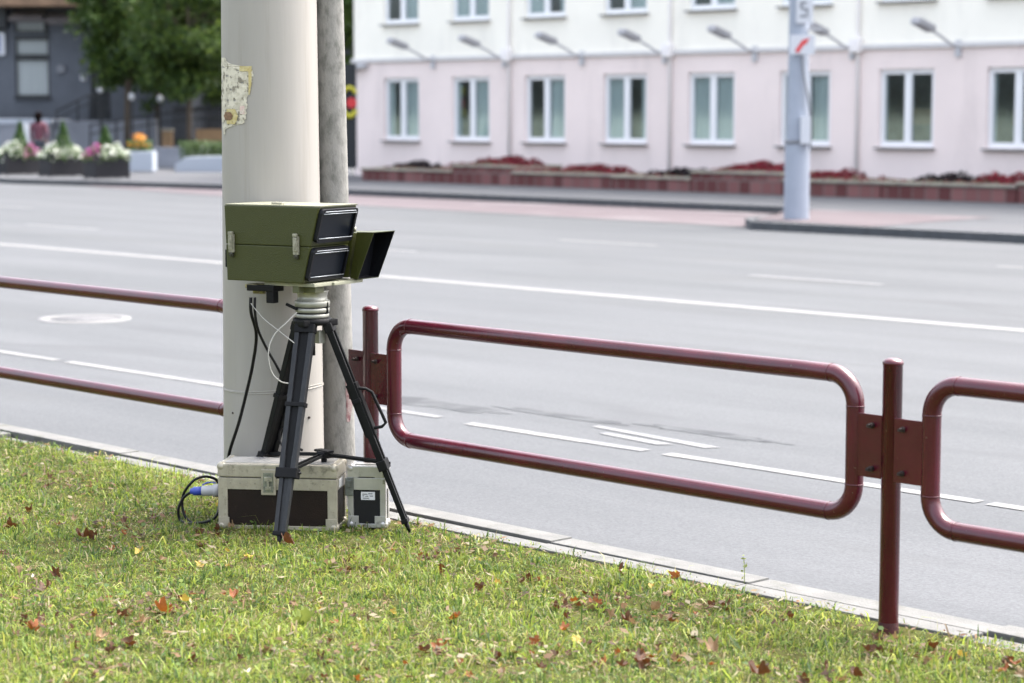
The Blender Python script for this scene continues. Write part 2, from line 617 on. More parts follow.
# lay-by paved red, 4 mm above the carriageway
struct(sheet('bus_bay_paving', [(-49, 29.6), (-45, 28.7), (-38.8, 27.65), (-32.8, 26.75), (-23.5, 26.1), (-20, 25.9), (-20, 31), (-49, 31)], ROAD + .004, 'red_paving'))
mb = MB()
for x0, x1, y0, y1 in ((-45, -38.8, 28.62, 27.57), (-38.8, -32.8, 27.57, 26.67), (-32.8, -23.5, 26.67, 26.02), (-23.5, -20, 26.02, 25.8)):
    mb.add([(x0, y0 - .10, ROAD + .008), (x1, y1 - .10, ROAD + .008), (x1, y1 + .06, ROAD + .008), (x0, y0 + .06, ROAD + .008)], [[0, 1, 2, 3]])
struct(mb.build('road_gutter', 'kerb_dark'))
side = [(-300, 28.4), (-49, 28.7), (-42, 29.9), (-25.2, 30.0), (-24, 29.2), (-22.9, 26.4), (-22.0, 25.5), (120, 25.3), (120, 120), (-300, 120)]
struct(sheet('sidewalk', side, 0, 'pavement', .25))
# far kerb stones: a dark strip along the edge of the sidewalk, standing 3 mm proud
mb = MB()
for (xa, ya), (xb, yb) in zip(side[:7], side[1:8]):
    d = Vector((xb - xa, yb - ya, 0)).normalized()
    nrm = Vector((d.y, -d.x, 0)) * .003
    q = Vector((-d.y, d.x, 0)) * .16
    A_, B_ = Vector((xa, ya, 0)), Vector((xb, yb, 0))
    pl = [A_ + nrm, B_ + nrm, B_ + q, A_ + q]
    mb.prism([p + Vector((0, 0, -.2)) for p in pl], (0, 0, .206))
struct(mb.build('far_kerb', 'kerb_dark'))
mb = MB()
mb.add([(-22.4, 26.0, .006), (-19.9, 25.75, .006), (-20.3, 29.4, .006), (-24.5, 29.5, .006)], [[0, 1, 2, 3]])
struct(mb.build('red_paving', 'red_paving'))

# near kerb: outer row of stones towards the road, a dark joint, and an inner flush row
for nm, y0, y1, top in (('kerb', 5.800, 5.915, .008), ('kerb_back', 5.690, 5.786, .000)):
    mb = MB()
    x = -40.0
    while x < 14:
        ln = 1.0
        dz = random.uniform(-.006, .006)
        dy = random.uniform(-.004, .004)
        if nm == 'kerb_back' and random.random() < .12:
            dz -= .02
        mb.box((x + ln / 2, (y0 + y1) / 2 + dy, top + dz - .10), (ln - .005, y1 - y0, .2), None, .006)
        x += ln
    struct(mb.build(nm, 'kerb_stone'))
struct(sheet('kerb_joint', [(-40, 5.6), (14, 5.6), (14, 5.925), (-40, 5.925)], -.022, 'joint', .2))

# painted markings
Zm = ROAD + .004


def stripe(mb, x0, x1, y, w=.12, n=None):
    n = n or max(2, int(abs(x1 - x0) / .5))
    for i in range(n):
        a, b = x0 + (x1 - x0) * i / n, x0 + (x1 - x0) * (i + 1) / n
        mb.add([(a, y - w / 2, Zm), (b, y - w / 2, Zm), (b, y + w / 2, Zm), (a, y + w / 2, Zm)], [[0, 1, 2, 3]])


mb = MB()
for a, b in ((-40, -32), (-31.9, -24), (-23.9, -13.72), (-13.58, -11.3), (-9.3, -8.35), (-7.75, -5.80), (-5.74, -3.4), (-3.3, 8)):
    stripe(mb, a, b, 8.33, .085)
stripe(mb, -120, 60, 15.25, .20)
struct(mb.build('road_markings', 'marking'))
mb = MB()
for a, b in ((-46, -44), (-38.8, -36.9), (-31.0, -28.9), (-23.3, -21.4), (-15.8, -14.0), (-8, -6)):
    stripe(mb, a, b, 18.3, .12)
for a, b in ((-38.6, -36.2), (-30.1, -28.6), (-22.1, -20.2), (-14.8, -12.9), (-7, -5)):
    stripe(mb, a, b, 21.5, .12)
stripe(mb, -10.9, -9.6, 8.38, .07)
stripe(mb, -8.35, -7.9, 8.33, .08)
for a, b, y0, y1 in ((-8.72, -7.75, 8.78, 8.66), (-8.5, -8.0, 8.62, 8.56)):
    mb.add([(a, y0 - .03, Zm), (b, y1 - .04, Zm), (b + .05, y1 + .04, Zm), (a, y0 + .03, Zm)], [[0, 1, 2, 3]])
struct(mb.build('worn_markings', 'marking_worn'))

mb = MB()
rr = random.Random(3)
for cx, cy, lx, ly in ((-10.2, 8.75, .8, .13), (-9.2, 8.95, .5, .07), (-8.1, 9.05, .5, .07)):
    ring = []
    for k in range(26):
        a_ = 2 * math.pi * k / 26
        q_ = 1 + rr.uniform(-.25, .25)
        ring.append((cx + lx * q_ * math.cos(a_), cy + ly * q_ * math.sin(a_), ROAD + .002))
    mb.add(ring, [list(range(26))])
struct(mb.build('road_patch', 'patch'))

mh = thing('manhole_cover', 'round cast iron manhole cover set in the road behind the left railing', 'manhole cover', (-16.35, 10.2, ROAD))
MB().lathe([(.0, .004), (.30, .004), (.30, -.02)], n=36).build('cover', 'iron', mh)
MB().lathe([(.305, -.02), (.305, .008), (.40, .008), (.41, -.02)], n=36).build('rim', 'iron_rim', mh)


# lawn
def hgt(x, y):
    e = max(0., min(1., (5.66 - y) / .35))
    return .012 * noise.noise(Vector((x * 1.1, y * 1.1, 0))) * e + .012 * noise.noise(Vector((x * 4, y * 4, 3))) * e - .004 - .002 * e


xs = np.concatenate([np.arange(-40, -12, .5), np.arange(-12, -1, .07), np.arange(-1, 12, .5)])
ys = np.concatenate([np.arange(-20, 1.5, .5), np.arange(1.5, 5.60, .07), [5.66, 5.689]])
vs = [(x, y, hgt(x, y)) for y in ys for x in xs]
nx, ny = len(xs), len(ys)
fs = np.array([[j * nx + i, j * nx + i + 1, (j + 1) * nx + i + 1, (j + 1) * nx + i] for j in range(ny - 1) for i in range(nx - 1)])
struct(mesh_np('lawn_soil', np.array(vs), fs, 'soil', smooth=True))

# grass blades
NB = 330000
px = rng.uniform(-12.5, -2.2, NB * 2)
py = rng.uniform(1.4, 5.775, NB * 2)
dep = px * F.x + py * F.y
lat = (px * RT.x + py * RT.y) / dep
keep = (dep > 5.3) & (dep < 12) & (lat > -.34) & (lat < .34)
px, py, dep = px[keep], py[keep], dep[keep]
patch = np.array([noise.noise(Vector((x * 1.7, y * 1.7, 9))) for x, y in zip(px, py)])
patch2 = np.array([noise.noise(Vector((x * 6.5, y * 6.5, 4))) for x, y in zip(px, py)])
edge = np.clip((5.755 + .045 * patch2 - py) / .11, 0, 1)
dens = np.clip(.82 + .5 * patch + .7 * patch2, .22, 1) * edge ** .7
# bare patches round the fence post
for cx, cy, rr in ((-4.236, 5.6, .17), (-6.84, 5.6, .12)):
    dens *= np.clip((np.hypot(px - cx, py - cy) - rr * .4) / rr, .08, 1)
keep = rng.uniform(size=len(px)) < dens
px, py, patch, patch2, edge = px[keep], py[keep], patch[keep], patch2[keep], edge[keep]
n = len(px)
pz = np.array([hgt(x, y) for x, y in zip(px, py)])
h = rng.gamma(2.8, .0068, n) * (1 + .7 * patch2 + .35 * patch)
tall = rng.uniform(size=n) < .03
h[tall] *= 1.7
h = np.clip(h, .012, .11) * (.55 + .45 * edge)
w = rng.uniform(.0010, .0034, n)
ang = rng.uniform(0, 2 * math.pi, n)
lean = rng.uniform(0, 1.9, n)
la = rng.uniform(0, 2 * math.pi, n)
dx, dy = np.cos(la) * lean, np.sin(la) * lean
wx, wy = np.cos(ang) * w, np.sin(ang) * w
P0 = np.c_[px, py, pz - .004]
W = np.c_[wx, wy, np.zeros(n)]
mid = P0 + np.c_[dx * h * .35, dy * h * .35, h * .62]
tip = P0 + np.c_[dx * h * 1.0, dy * h * 1.0, h * (1.0 - .42 * lean)]
V = np.stack([P0 - W, P0 + W, mid + W * .85, mid - W * .85, tip + W * .12, tip - W * .12], 1).reshape(-1, 3)
ii = np.arange(n)[:, None] * 6
FC = np.concatenate([ii + np.array([0, 1, 2, 3]), ii + np.array([3, 2, 4, 5])])
pal = np.array([(.105, .155, .022), (.155, .205, .032), (.062, .112, .018), (.205, .225, .048), (.032, .066, .014), (.26, .235, .13), (.17, .12, .07)])
u = rng.uniform(size=n) + .30 * patch - .20 * patch2
idx = np.select([u < .16, u < .34, u < .60, u < .80, u < 1.0], [4, 2, 0, 1, 3], 1)
dry = rng.uniform(size=n) < (.10 + .16 * np.clip(-patch2 * 2, 0, 1))
idx[dry] = np.where(rng.uniform(size=dry.sum()) < .6, 5, 6)
col = pal[idx] * rng.uniform(.75, 1.55, n)[:, None]
colv = np.repeat(col, 6, 0)
g = mesh_np('grass', V, FC, 'grass', colv)
struct(g, 'stuff')
g['label'] = 'short green lawn with yellowish blades and dry straw beside the kerb'

# dry straw and crumbs of leaf lying flat between the blades
n = 42000
sx = rng.uniform(-11.5, -2.4, n); sy = rng.uniform(1.8, 5.70, n)
pp = np.array([noise.noise(Vector((x * 2.2, y * 2.2, 21))) for x, y in zip(sx, sy)])
kp = rng.uniform(size=n) < np.clip(.38 + 1.7 * pp, .04, 1)
sx, sy = sx[kp], sy[kp]
n = len(sx)
sz_ = np.array([hgt(x, y) for x, y in zip(sx, sy)]) + rng.uniform(.004, .030, n)
a = rng.uniform(0, 2 * math.pi, n)
ln = np.minimum(rng.gamma(2.2, .0052, n), .019); wd = ln * rng.uniform(.08, .7, n)
A3 = np.c_[np.cos(a), np.sin(a), rng.uniform(-.4, .4, n)] * ln[:, None]
B3 = np.c_[-np.sin(a), np.cos(a), rng.uniform(-.5, .5, n)] * wd[:, None]
cc = np.c_[sx, sy, sz_]
V = np.stack([cc - A3, cc - B3, cc + A3, cc + B3], 1).reshape(-1, 3)
pl2 = np.array([(.12, .060, .024), (.05, .024, .011), (.17, .12, .06), (.085, .052, .030), (.17, .10, .045), (.27, .23, .15)])
c2 = pl2[rng.integers(0, 6, n)] * rng.uniform(.8, 1.2, n)[:, None]
lt = mesh_np('leaf_litter', V, np.arange(4 * n).reshape(-1, 4), 'grass', np.repeat(c2, 4, 0))
struct(lt, 'stuff')
lt['label'] = 'dry straw and broken leaf crumbs scattered through the lawn'

# small round-leaved weeds in the lawn
n = 5200
sx = rng.uniform(-11.5, -2.4, n); sy = rng.uniform(1.8, 5.6, n)
pp = np.array([noise.noise(Vector((x * 2.6, y * 2.6, 31))) for x, y in zip(sx, sy)])
kp = rng.uniform(size=n) < np.clip(.1 + 2.6 * pp, .02, 1)
sx, sy = sx[kp], sy[kp]
vsl, fsl, csl = [], [], []
for x, y in zip(sx, sy):
    z = hgt(x, y) + random.uniform(.02, .04)
    r = random.uniform(.005, .011)
    nrm = Vector((random.uniform(-.6, .6), random.uniform(-.6, .6), 1)).normalized()
    t1 = nrm.orthogonal().normalized(); t2 = nrm.cross(t1)
    o = len(vsl)
    for k in range(6):
        vsl.append(tuple(Vector((x, y, z)) + (t1 * math.cos(k * math.pi / 3) + t2 * math.sin(k * math.pi / 3)) * r))
    fsl.append([o + k for k in range(6)])
    q = random.choice([(.10, .16, .025), (.15, .20, .035), (.06, .11, .02)])
    csl += [q] * 6
wd_ = mesh_np('lawn_weeds', np.array(vsl), np.array(fsl), 'grass', np.array(csl))
struct(wd_, 'stuff')
wd_['label'] = 'small round leaved weeds growing low among the grass blades'

# ------------------------------------------------------------------ the railing
YF = 5.60


def fence_loop(x0, x1, z0=.357, z1=.812, rc=.100, r=.030):
    pts = []
    for cx, cz, a0 in ((x1 - rc, z1 - rc, 90), (x1 - rc, z0 + rc, 0), (x0 + rc, z0 + rc, -90), (x0 + rc, z1 - rc, -180)):
        for k in range(11):
            a = R_(a0 - 90 * k / 10)
            pts.append((cx + rc * math.cos(a), 0, cz + rc * math.sin(a)))
    full = []
    for i, p in enumerate(pts):                 # straight runs get intermediate points
        full.append(p)
        q = pts[(i + 1) % len(pts)]
        d = (Vector(q) - Vector(p)).length
        if d > .2:
            kk = int(d / .12)
            for j in range(1, kk):
                full.append(tuple(Vector(p).lerp(Vector(q), j / kk)))
    mb = MB().tube(full, r, 20, closed=True)
    # weld beads where the bends meet the straight tubes
    for cx, cz, ax in ((x0 + rc, z1, 0), (x0 + rc, z0, 0), (x1 - rc, z1, 0), (x1 - rc, z0, 0),
                       (x0, z1 - rc, 2), (x0, z0 + rc, 2), (x1, z1 - rc, 2), (x1, z0 + rc, 2)):
        e = Vector((.0022, 0, 0)) if ax == 0 else Vector((0, 0, .0022))
        c = Vector((cx, 0, cz))
        mb.cyl(c - e, c + e, r + .0012, None, 20)
    return mb


def railing(label, x_posts, loops, group):
    t = thing('railing', label, 'railing', (x_posts[0], YF, 0), 0, group)
    bx = x_posts[0]
    for xp in x_posts:
        p = MB()
        p.lathe([(.0315, -.1), (.0315, .858), (.0335, .8585), (.0335, .866), (.027, .8745), (.012, .879), (0, .880)], (xp - bx, 0, 0), 28)
        po = p.build('post', 'maroon', t)
        MB().lathe([(.0325, -.02), (.0335, .006), (.0330, .014), (.0319, .03)], (xp - bx, 0, 0), 20).build('rusty_foot', 'rust', po)
        for sgn in (-1, 1):
            pl_ = MB()
            if sgn < 0:
                pl_.box((xp - bx - .076, -.013, .592), (.095, .006, .205), None, .002)
            else:
                pl_.box((xp - bx + .081, -.019, .590), (.112, .006, .205), None, .002)
            plo = pl_.build('mounting_plate', 'maroon', t)
            for dz in (-.07, .07):
                xb = xp - bx + sgn * .062
                bb = MB()
                bb.cyl((xb, -.014, .59 + dz), (xb, -.034, .59 + dz), .0085, None, 6)
                bb.cyl((xb, -.02, .59 + dz), (xb, -.046, .59 + dz + .002), .0045, None, 8)
                bb.box((xb - .006, -.026, .59 + dz - .004), (.026, .004, .009))
                bb.build('bolt', 'bolt', plo)
    for a, b in loops:
        fence_loop(a - bx, b - bx).build('tube_loop', 'maroon', t)
    return t


railing('maroon tube railing with two posts running right from the concrete pillar', [-4.236, -6.840, -1.632],
        [(-6.693, -4.383), (-4.083, -1.780)], 'maroon street railings')
railing('maroon tube railing that ends behind the left edge of the thick pole', [-7.60, -10.3], [(-10.15, -7.755), (-12.8, -10.45)], 'maroon street railings')

# ------------------------------------------------------------------ thick steel pole, thin concrete pillar
PC = at(271.5, 9.06)
pole = thing('lighting_pole', 'thick beige painted pole standing directly behind the green camera box', 'pole', (PC.x, PC.y, 0))


def pr(z):
    return .2095 - .0075 * z


MB().lathe([(pr(z), z) for z in (-.2, 0, .3, .6, 1, 1.5, 2, 3, 4.5, 6, 7.5, 9)] + [(0, 9.02)], n=64).build('shaft', 'pole', pole)
mb = MB()
for dz, r in ((0, .0016), (.008, .0012)):
    z = .517 + dz
    ring = [((pr(z) + .002) * math.cos(a), (pr(z) + .002) * math.sin(a), z + .006 * math.sin(a * 2 + dz * 90) + .01 * math.cos(a)) for a in np.linspace(0, 2 * math.pi, 48, endpoint=False)]
    mb.tube(ring, r, 6, closed=True)
mb.build('binding_wire', 'tape', pole)
mb = MB()
a0 = math.atan2(-1, 0)


def on_pole(px_, z, off=.002):
    """direction on the pole's surface seen at picture column px_"""
    s = (px_ - 271.5) / 48.2
    s = max(-.985, min(.985, s))
    view = -Vector((PC.x, PC.y, 0)).normalized()
    rt = Vector((-view.y, view.x, 0))
    n_ = view * math.sqrt(1 - s * s) + rt * s
    return n_ * (pr(z) + off) + Vector((0, 0, z))


p = on_pole(305, .41)
MB().ball(p, .006, 8).build('screw', 'bolt', pole)
p = on_pole(233, .43)
MB().ball(p, .004, 8).build('screw', 'bolt', pole)

# torn poster glued on the pole
pt = thing('torn_poster', 'torn weathered paper poster remnant pasted high on the thick pole', 'poster', (PC.x, PC.y, 0))
zt = lambda y: zz(y, 8.93)
outline_l = {66: 223, 72: 223, 80: 223, 90: 223, 100: 223, 110: 223.5, 118: 224, 126: 225, 132: 226}
outline_r = {58: 228, 62: 229, 66: 238, 68: 254, 74: 256, 82: 254, 90: 251, 98: 250, 106: 249, 112: 248, 118: 248, 123: 246, 126: 236, 128: 229, 134: 227}


def interp(d, y):
    k = sorted(d)
    return float(np.interp(y, k, [d[q] for q in k]))


def poster_mesh(y0, y1, off, fl, fr, jag=1.2):
    mb = MB()
    rows, colsn = 44, 12
    vs = []
    for j in range(rows + 1):
        y = y0 + (y1 - y0) * j / rows
        l = fl(y) + random.uniform(-jag, jag) * .3
        r = fr(y) + random.uniform(-jag, jag)
        for i in range(colsn + 1):
            x = l + (r - l) * i / colsn
            z = zt(y) + random.uniform(-.001, .001)
            q = on_pole(x, z, off + .0015 * max(0, noise.noise(Vector((x * .2, y * .2, 0)))))
            vs.append(q)
    fs = [[j * (colsn + 1) + i, j * (colsn + 1) + i + 1, (j + 1) * (colsn + 1) + i + 1, (j + 1) * (colsn + 1) + i] for j in range(rows) for i in range(colsn)
          if not (random.random() < .03)]
    mb.add(vs, fs, False)
    return mb


paper = mat('old_paper', (.40, .37, .29), .8, col2=(.60, .56, .46), scale=38, thresh=(.35, .6))
_nt = paper.node_tree
_b = _nt.nodes['Principled BSDF']
_n = _nt.nodes.new('ShaderNodeTexNoise'); _n.inputs['Scale'].default_value = 30; _n.inputs['Detail'].default_value = 6
_tc = _nt.nodes.new('ShaderNodeTexCoord'); _mp = _nt.nodes.new('ShaderNodeMapping'); _mp.inputs['Location'].default_value = (3, 7, 1)
_nt.links.new(_tc.outputs['Object'], _mp.inputs[0]); _nt.links.new(_mp.outputs[0], _n.inputs['Vector'])
_r = _nt.nodes.new('ShaderNodeValToRGB')
_r.color_ramp.elements[0].position = .56; _r.color_ramp.elements[0].color = (0, 0, 0, 1)
_r.color_ramp.elements[1].position = .62; _r.color_ramp.elements[1].color = (1, 1, 1, 1)
_nt.links.new(_n.outputs['Fac'], _r.inputs[0])
_src = _b.inputs['Base Color'].links[0].from_socket
_mx = _nt.nodes.new('ShaderNodeMixRGB'); _mx.inputs[2].default_value = (.20, .18, .14, 1)
_nt.links.new(_r.outputs[0], _mx.inputs[0]); _nt.links.new(_src, _mx.inputs[1]); _nt.links.new(_mx.outputs[0], _b.inputs['Base Color'])
poster_mesh(58, 134, .0022, lambda y: interp(outline_l, y), lambda y: interp(outline_r, y)).build('paper', paper, pt)
M['poster_yellow'] = mat('faded_yellow', (.42, .33, .12), .8, col2=(.56, .50, .28), scale=60)
M['poster_brown'] = mat('faded_brown', (.12, .075, .04), .8, col2=(.25, .14, .08), scale=80)
M['poster_pink'] = mat('faded_pink', (.60, .42, .38), .8, col2=(.62, .55, .48), scale=60)
poster_mesh(109, 124, .0042, lambda y: 228 + abs(y - 116) * .25, lambda y: 241 - abs(y - 116) * .45, .8).build('yellow_print', 'poster_yellow', pt)
poster_mesh(112, 120, .0060, lambda y: 227 + abs(y - 116) * .4, lambda y: 236 - abs(y - 116) * .5, .6).build('brown_print', 'poster_brown', pt)
poster_mesh(106, 114, .0043, lambda y: 242.5, lambda y: 247, .8).build('pink_print', 'poster_pink', pt)
poster_mesh(67, 72, .0043, lambda y: 242.5, lambda y: 254, .8).build('yellow_print', 'poster_yellow', pt)
poster_mesh(72, 95, .0043, lambda y: 251, lambda y: 254.0 - max(0, (y - 84) * .2), .5).build('yellow_print', 'poster_yellow', pt)

QC = at(338.5, 9.20)
QT = at(330.5, 9.20)
pil = MB()
dq = Vector((QT.x - QC.x, QT.y - QC.y, 0)) / 1.95
zs = [-.1, 0, .2, .4, .6, .8, 1.0, 1.3, 1.6, 2, 2.6, 3.4, 4.4]
pil.tube([dq * z + Vector((0, 0, z)) for z in zs], [.0670 - .0012 * z for z in zs], 36)
pil = pil.build('concrete_pillar', 'concrete')
pil.location = (QC.x, QC.y, 0)
tag(pil, 'thin weathered grey concrete pillar leaning against the right of the thick pole', 'pillar')
# maroon paint smear on the pillar
sm_ = MB()
view = -F
vs, cols_ = [], 7
for j in range(9):
    z = .36 + .19 * j / 8
    for i in range(cols_):
        s = .55 + .40 * i / (cols_ - 1) * (1 - .5 * abs(j - 4.5) / 5) + random.uniform(-.03, .03)
        s = min(.97, s)
        n_ = view * math.sqrt(1 - s * s) + RT * s
        vs.append(n_ * (.0670 - .0012 * z + .0012) + dq * z + Vector((0, 0, z)))
sm_.add(vs, [[j * cols_ + i, j * cols_ + i + 1, (j + 1) * cols_ + i + 1, (j + 1) * cols_ + i] for j in range(8) for i in range(cols_ - 1)], True)
sm_.build('paint_smear', mat('maroon_smear', (.10, .03, .035), .8, col2=(.22, .17, .16), scale=28, thresh=(.42, .6)), pil)

# ------------------------------------------------------------------ flight cases
TH = R_(7)
CD = RT * math.cos(TH) - F * math.sin(TH)          # along the front of the cases, to the right
CB = F * math.cos(TH) + RT * math.sin(TH)          # to the back
crot = math.atan2(CD.y, CD.x)


def flight_case(name, label, front_left, wid, dep_, hei, lid, rail, panel, alu, post_w, z0=.004):
    t = thing(name, label, 'flight case', (front_left.x, front_left.y, z0), crot, 'aluminium flight cases under the tripod')
    W_, D_, H_ = wid, dep_, hei
    b = MB()
    b.box((W_ / 2, D_ / 2, (H_ - lid) / 2 + .004), (W_ - .012, D_ - .012, H_ - lid - .010))
    b.build('body_panel', panel, t)
    f_ = MB()                                     # corner posts and lower rails
    for cx in (0, 1):
        for cy in (0, 1):
            x0 = 0 if cx == 0 else W_ - post_w
            y0 = 0 if cy == 0 else D_ - .022
            f_.box((x0 + post_w / 2, y0 + .011, (H_ - lid) / 2), (post_w, .022, H_ - lid), None, .003)
    for y0 in (0, D_ - .018):
        f_.box((W_ / 2, y0 + .009, .008), (W_ - 2 * post_w + .002, .017, .016), None, .002)
        f_.box((W_ / 2, y0 + .009, H_ - lid - rail / 2), (W_ - 2 * post_w + .002, .0165, rail), None, .002)
    for x0 in (0, W_ - .018):
        f_.box((x0 + .009, D_ / 2, .008), (.017, D_ - .046, .016), None, .002)
        f_.box((x0 + .009, D_ / 2, H_ - lid - rail / 2), (.0165, D_ - .046, rail), None, .002)
    f_.build('edge_frame', alu, t)
    l_ = MB()
    l_.box((W_ / 2, D_ / 2, H_ - lid / 2 + .0015), (W_ + .003, D_ + .003, lid - .004), None, .005)
    lid_o = l_.build('lid', alu, t)
    tp = MB()
    tp.box((W_ / 2, D_ / 2, H_ + .0015), (W_ - .05, D_ - .05, .004))
    tp.build('lid_panel', 'aluminium_bright', lid_o)
    for cx in (0, 1):
        for cy in (0, 1):
            for cz in (0, 1):
                c_ = Vector((cx * W_ + (.013 if cx == 0 else -.013), cy * D_ + (.013 if cy == 0 else -.013), .014 if cz == 0 else H_ - .013))
                q = MB().ball(c_, .020, 14)
                q.box(c_ + Vector(((.010 if cx == 0 else -.010), (-.0145 if cy == 0 else .0145), (.012 if cz == 0 else -.014))), (.044, .003, .044), None, .001)
                q.build('ball_corner', alu, t)
    return t


FR = Vector((-6.745, 5.345, 0))
FL = FR - CD * .480
c1 = flight_case('flight_case', 'large flight case with dark brown panel and butterfly latch behind the front tripod leg', FL, .480, .19, .262, .056, .046, 'case_panel', 'aluminium', .038)
lt_ = MB()
lt_.box((.206, -.004, .192), (.060, .006, .104), None, .004)
lo = lt_.build('latch_dish', 'aluminium', c1)
MB().box((.206, -.0085, .190), (.040, .002, .078)).build('latch_recess', mat('recess', (.16, .17, .13), .5, .3, var=.4, scale=60), lo)
q = MB()
q.box((.206, -.012, .205), (.030, .006, .018), None, .002)
q.box((.206, -.014, .186), (.010, .005, .040), None, .002)
q.box((.206, -.012, .168), (.024, .006, .014), None, .002)
q.build('butterfly_latch', 'latch_metal', lo)
q = MB()
for x_ in (.05, .09, .15, .26, .33, .40, .425):
    for z_ in (.185, .226):
        q.cyl((x_, .001, z_), (x_, -.0035, z_), .003, None, 8)
q.build('rivets', 'latch_metal', c1)
# right-hand end: a small sticker and a clip
q = MB().box((.4815, .075, .185), (.002, .06, .035))
q.build('sticker', 'label_white', c1)

FR2 = Vector((-6.665, 5.53, 0))
FL2 = FR2 - CD * .155
c2 = flight_case('flight_case', 'small narrow silver flight case with white label on its charcoal front panel', FL2, .155, .080, .250, .050, .048, 'case_panel_grey', 'aluminium_bright', .024)
lb = MB().box((.082, .0045, .128), (.056, .004, .032)).build('paper_label', 'label_white', c2)
q = MB()
for x0, z_, w_ in ((.070, .135, .020), (.092, .137, .018), (.064, .128, .008), (.078, .127, .012), (.096, .128, .014), (.074, .119, .026)):
    q.box((x0, .0018, z_), (w_, .001, .003))
q.build('label_print', 'ink', lb)
q = MB()
q.box((.008, -.004, .165), (.034, .008, .075), None, .003)
q.box((.008, -.010, .178), (.018, .006, .030), None, .002)
q.build('case_catch', mat('catch_dark', (.16, .17, .165), .4, .6, var=.4, scale=40), c2)
q = MB()
for z_ in (.188, .214):
    q.box((.149, -.004, z_), (.012, .006, .020), None, .002)
q.build('hinge', 'latch_metal', c2)

# ------------------------------------------------------------------ tripod
AP = F * 8.62 + RT * (-.785)
tri = thing('tripod', 'black surveyor tripod standing astride the flight cases', 'tripod', (AP.x, AP.y, 0))
T0 = Vector((AP.x, AP.y, 0))


def loc(v):
    return Vector(v) - T0


foot = {'a': Vector((-6.680, 5.008, .0)), 'b': Vector((-6.555, 5.560, .0)), 'c': at(249, 8.89)}
hub = Vector((0, 0, .300)) + loc(at(322, 8.66))
hub.z = .300
for key, fx in foot.items():
    fo = loc(fx)
    fo.z = 0.0
    out = Vector((fo.x, fo.y, 0)).normalized()
    sidev = Vector((-out.y, out.x, 0))
    top = out * .060 + Vector((0, 0, .832))
    ax = (fo - top)
    L_ = ax.length
    ax.normalize()
    P = lambda t: top + ax * (t * L_)
    lit = 'anodised_lit' if key == 'a' else 'anodised_shaded'  # light put into the colour: front leg paler, other legs a shaded copy
    leg = MB()
    hw = .030
    for s in (-1, 1):
        leg.bar(P(.02) + sidev * s * hw, P(.68) + sidev * s * (hw * .80), .020, .026, sidev, .003)
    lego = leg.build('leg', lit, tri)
    MB().bar(P(.03), P(.67), .044, .007, sidev).build('leg_channel', 'black', lego)
    low = MB()
    lw = .021
    for s in (-1, 1):
        low.bar(P(.60) + sidev * s * lw, P(.955) + sidev * s * lw * .75, .017, .020, sidev, .002)
    low.bar(P(.62), P(.95), .028, .005, sidev)
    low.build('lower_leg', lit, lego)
    cl = MB()
    cl.bar(P(.655), P(.70), .090, .038, sidev, .004)
    cl.bar(P(.005), P(.045), .084, .034, sidev, .004)
    cl.bar(P(.36), P(.38), .084, .032, sidev, .003)
    cl.build('collar', 'black', lego)
    sp_ = MB()
    sp_.cyl(P(.945), P(1.01), .012, .004, 10)
    sp_.bar(P(.935), P(.955), .056, .028, sidev, .004)
    sp_.build('foot', 'black', lego)
    kn = MB()
    a_ = P(.675) + sidev * .030
    kn.cyl(a_, a_ + (RT if key != 'c' else -RT) * .025, .005, None, 8)
    b_ = a_ + (RT if key != 'c' else -RT) * .028
    kn.bar(b_ - Vector((0, 0, .018)), b_ + Vector((0, 0, .018)), .009, .010, None, .002)
    kn.build('clamp_knob', 'black', lego)
    # spreader
    s_ = MB()
    tgt = P(.665)
    for s in (-1, 1):
        s_.bar(hub + sidev * s * .010, tgt + sidev * s * .014, .006, .012, sidev, .001)
    s_.build('spreader_arm', 'anodised_shaded', tri)
    if key == 'b':
        h_ = MB()
        e1 = P(.31) + RT * .022 - F * .02
        e2 = P(.50) + RT * .022 - F * .02
        m1 = e1 + RT * .048 + Vector((0, 0, -.004))
        m2 = e2 + RT * .052 + Vector((0, 0, .010))
        pts = [P(.31), e1, e1.lerp(m1, .6), m1.lerp(m2, .08), m1.lerp(m2, .5), m1.lerp(m2, .92), m2.lerp(e2, .4), e2, P(.50)]
        h_.tube(pts, .0065, 8)
        h_.build('carry_handle', 'black', lego)
        h2 = MB().bar(P(.29), P(.54), .058, .044, sidev, .004)
        h2.build('handle_bracket', 'black', lego)
q = MB()
q.cyl(hub - Vector((0, 0, .014)), hub + Vector((0, 0, .014)), .030, None, 16)
q.box(hub + Vector((0, 0, .013)), (.085, .035, .010), Matrix.Identity(4), .003)
q.cyl(hub - Vector((0, 0, .035)), hub - Vector((0, 0, .014)), .012, None, 12)
q.build('spreader_hub', 'black', tri)
q = MB()
q.lathe([(0, .822), (.070, .822), (.078, .828), (.078, .845), (.070, .850), (0, .850)], n=30)
for k in range(3):
    kk = list(foot.values())[k]
    o_ = loc(kk); o_.z = 0; o_.normalize()
    q.box((o_.x * .07, o_.y * .07, .833), (.045, .045, .026), None, .006)
q.build('tripod_crown', 'black', tri)
q = MB().lathe([(0, .700), (.010, .700), (.010, .78), (.016, .785), (.016, .822)], n=14)
q.build('centre_screw', 'black', tri)
q = MB()
q.box((.030 * RT.x - .02 * F.x, .030 * RT.y - .02 * F.y, .775), (.030, .030, .05), Matrix.Identity(4), .003)
q.build('spirit_level', 'cream_metal', tri)
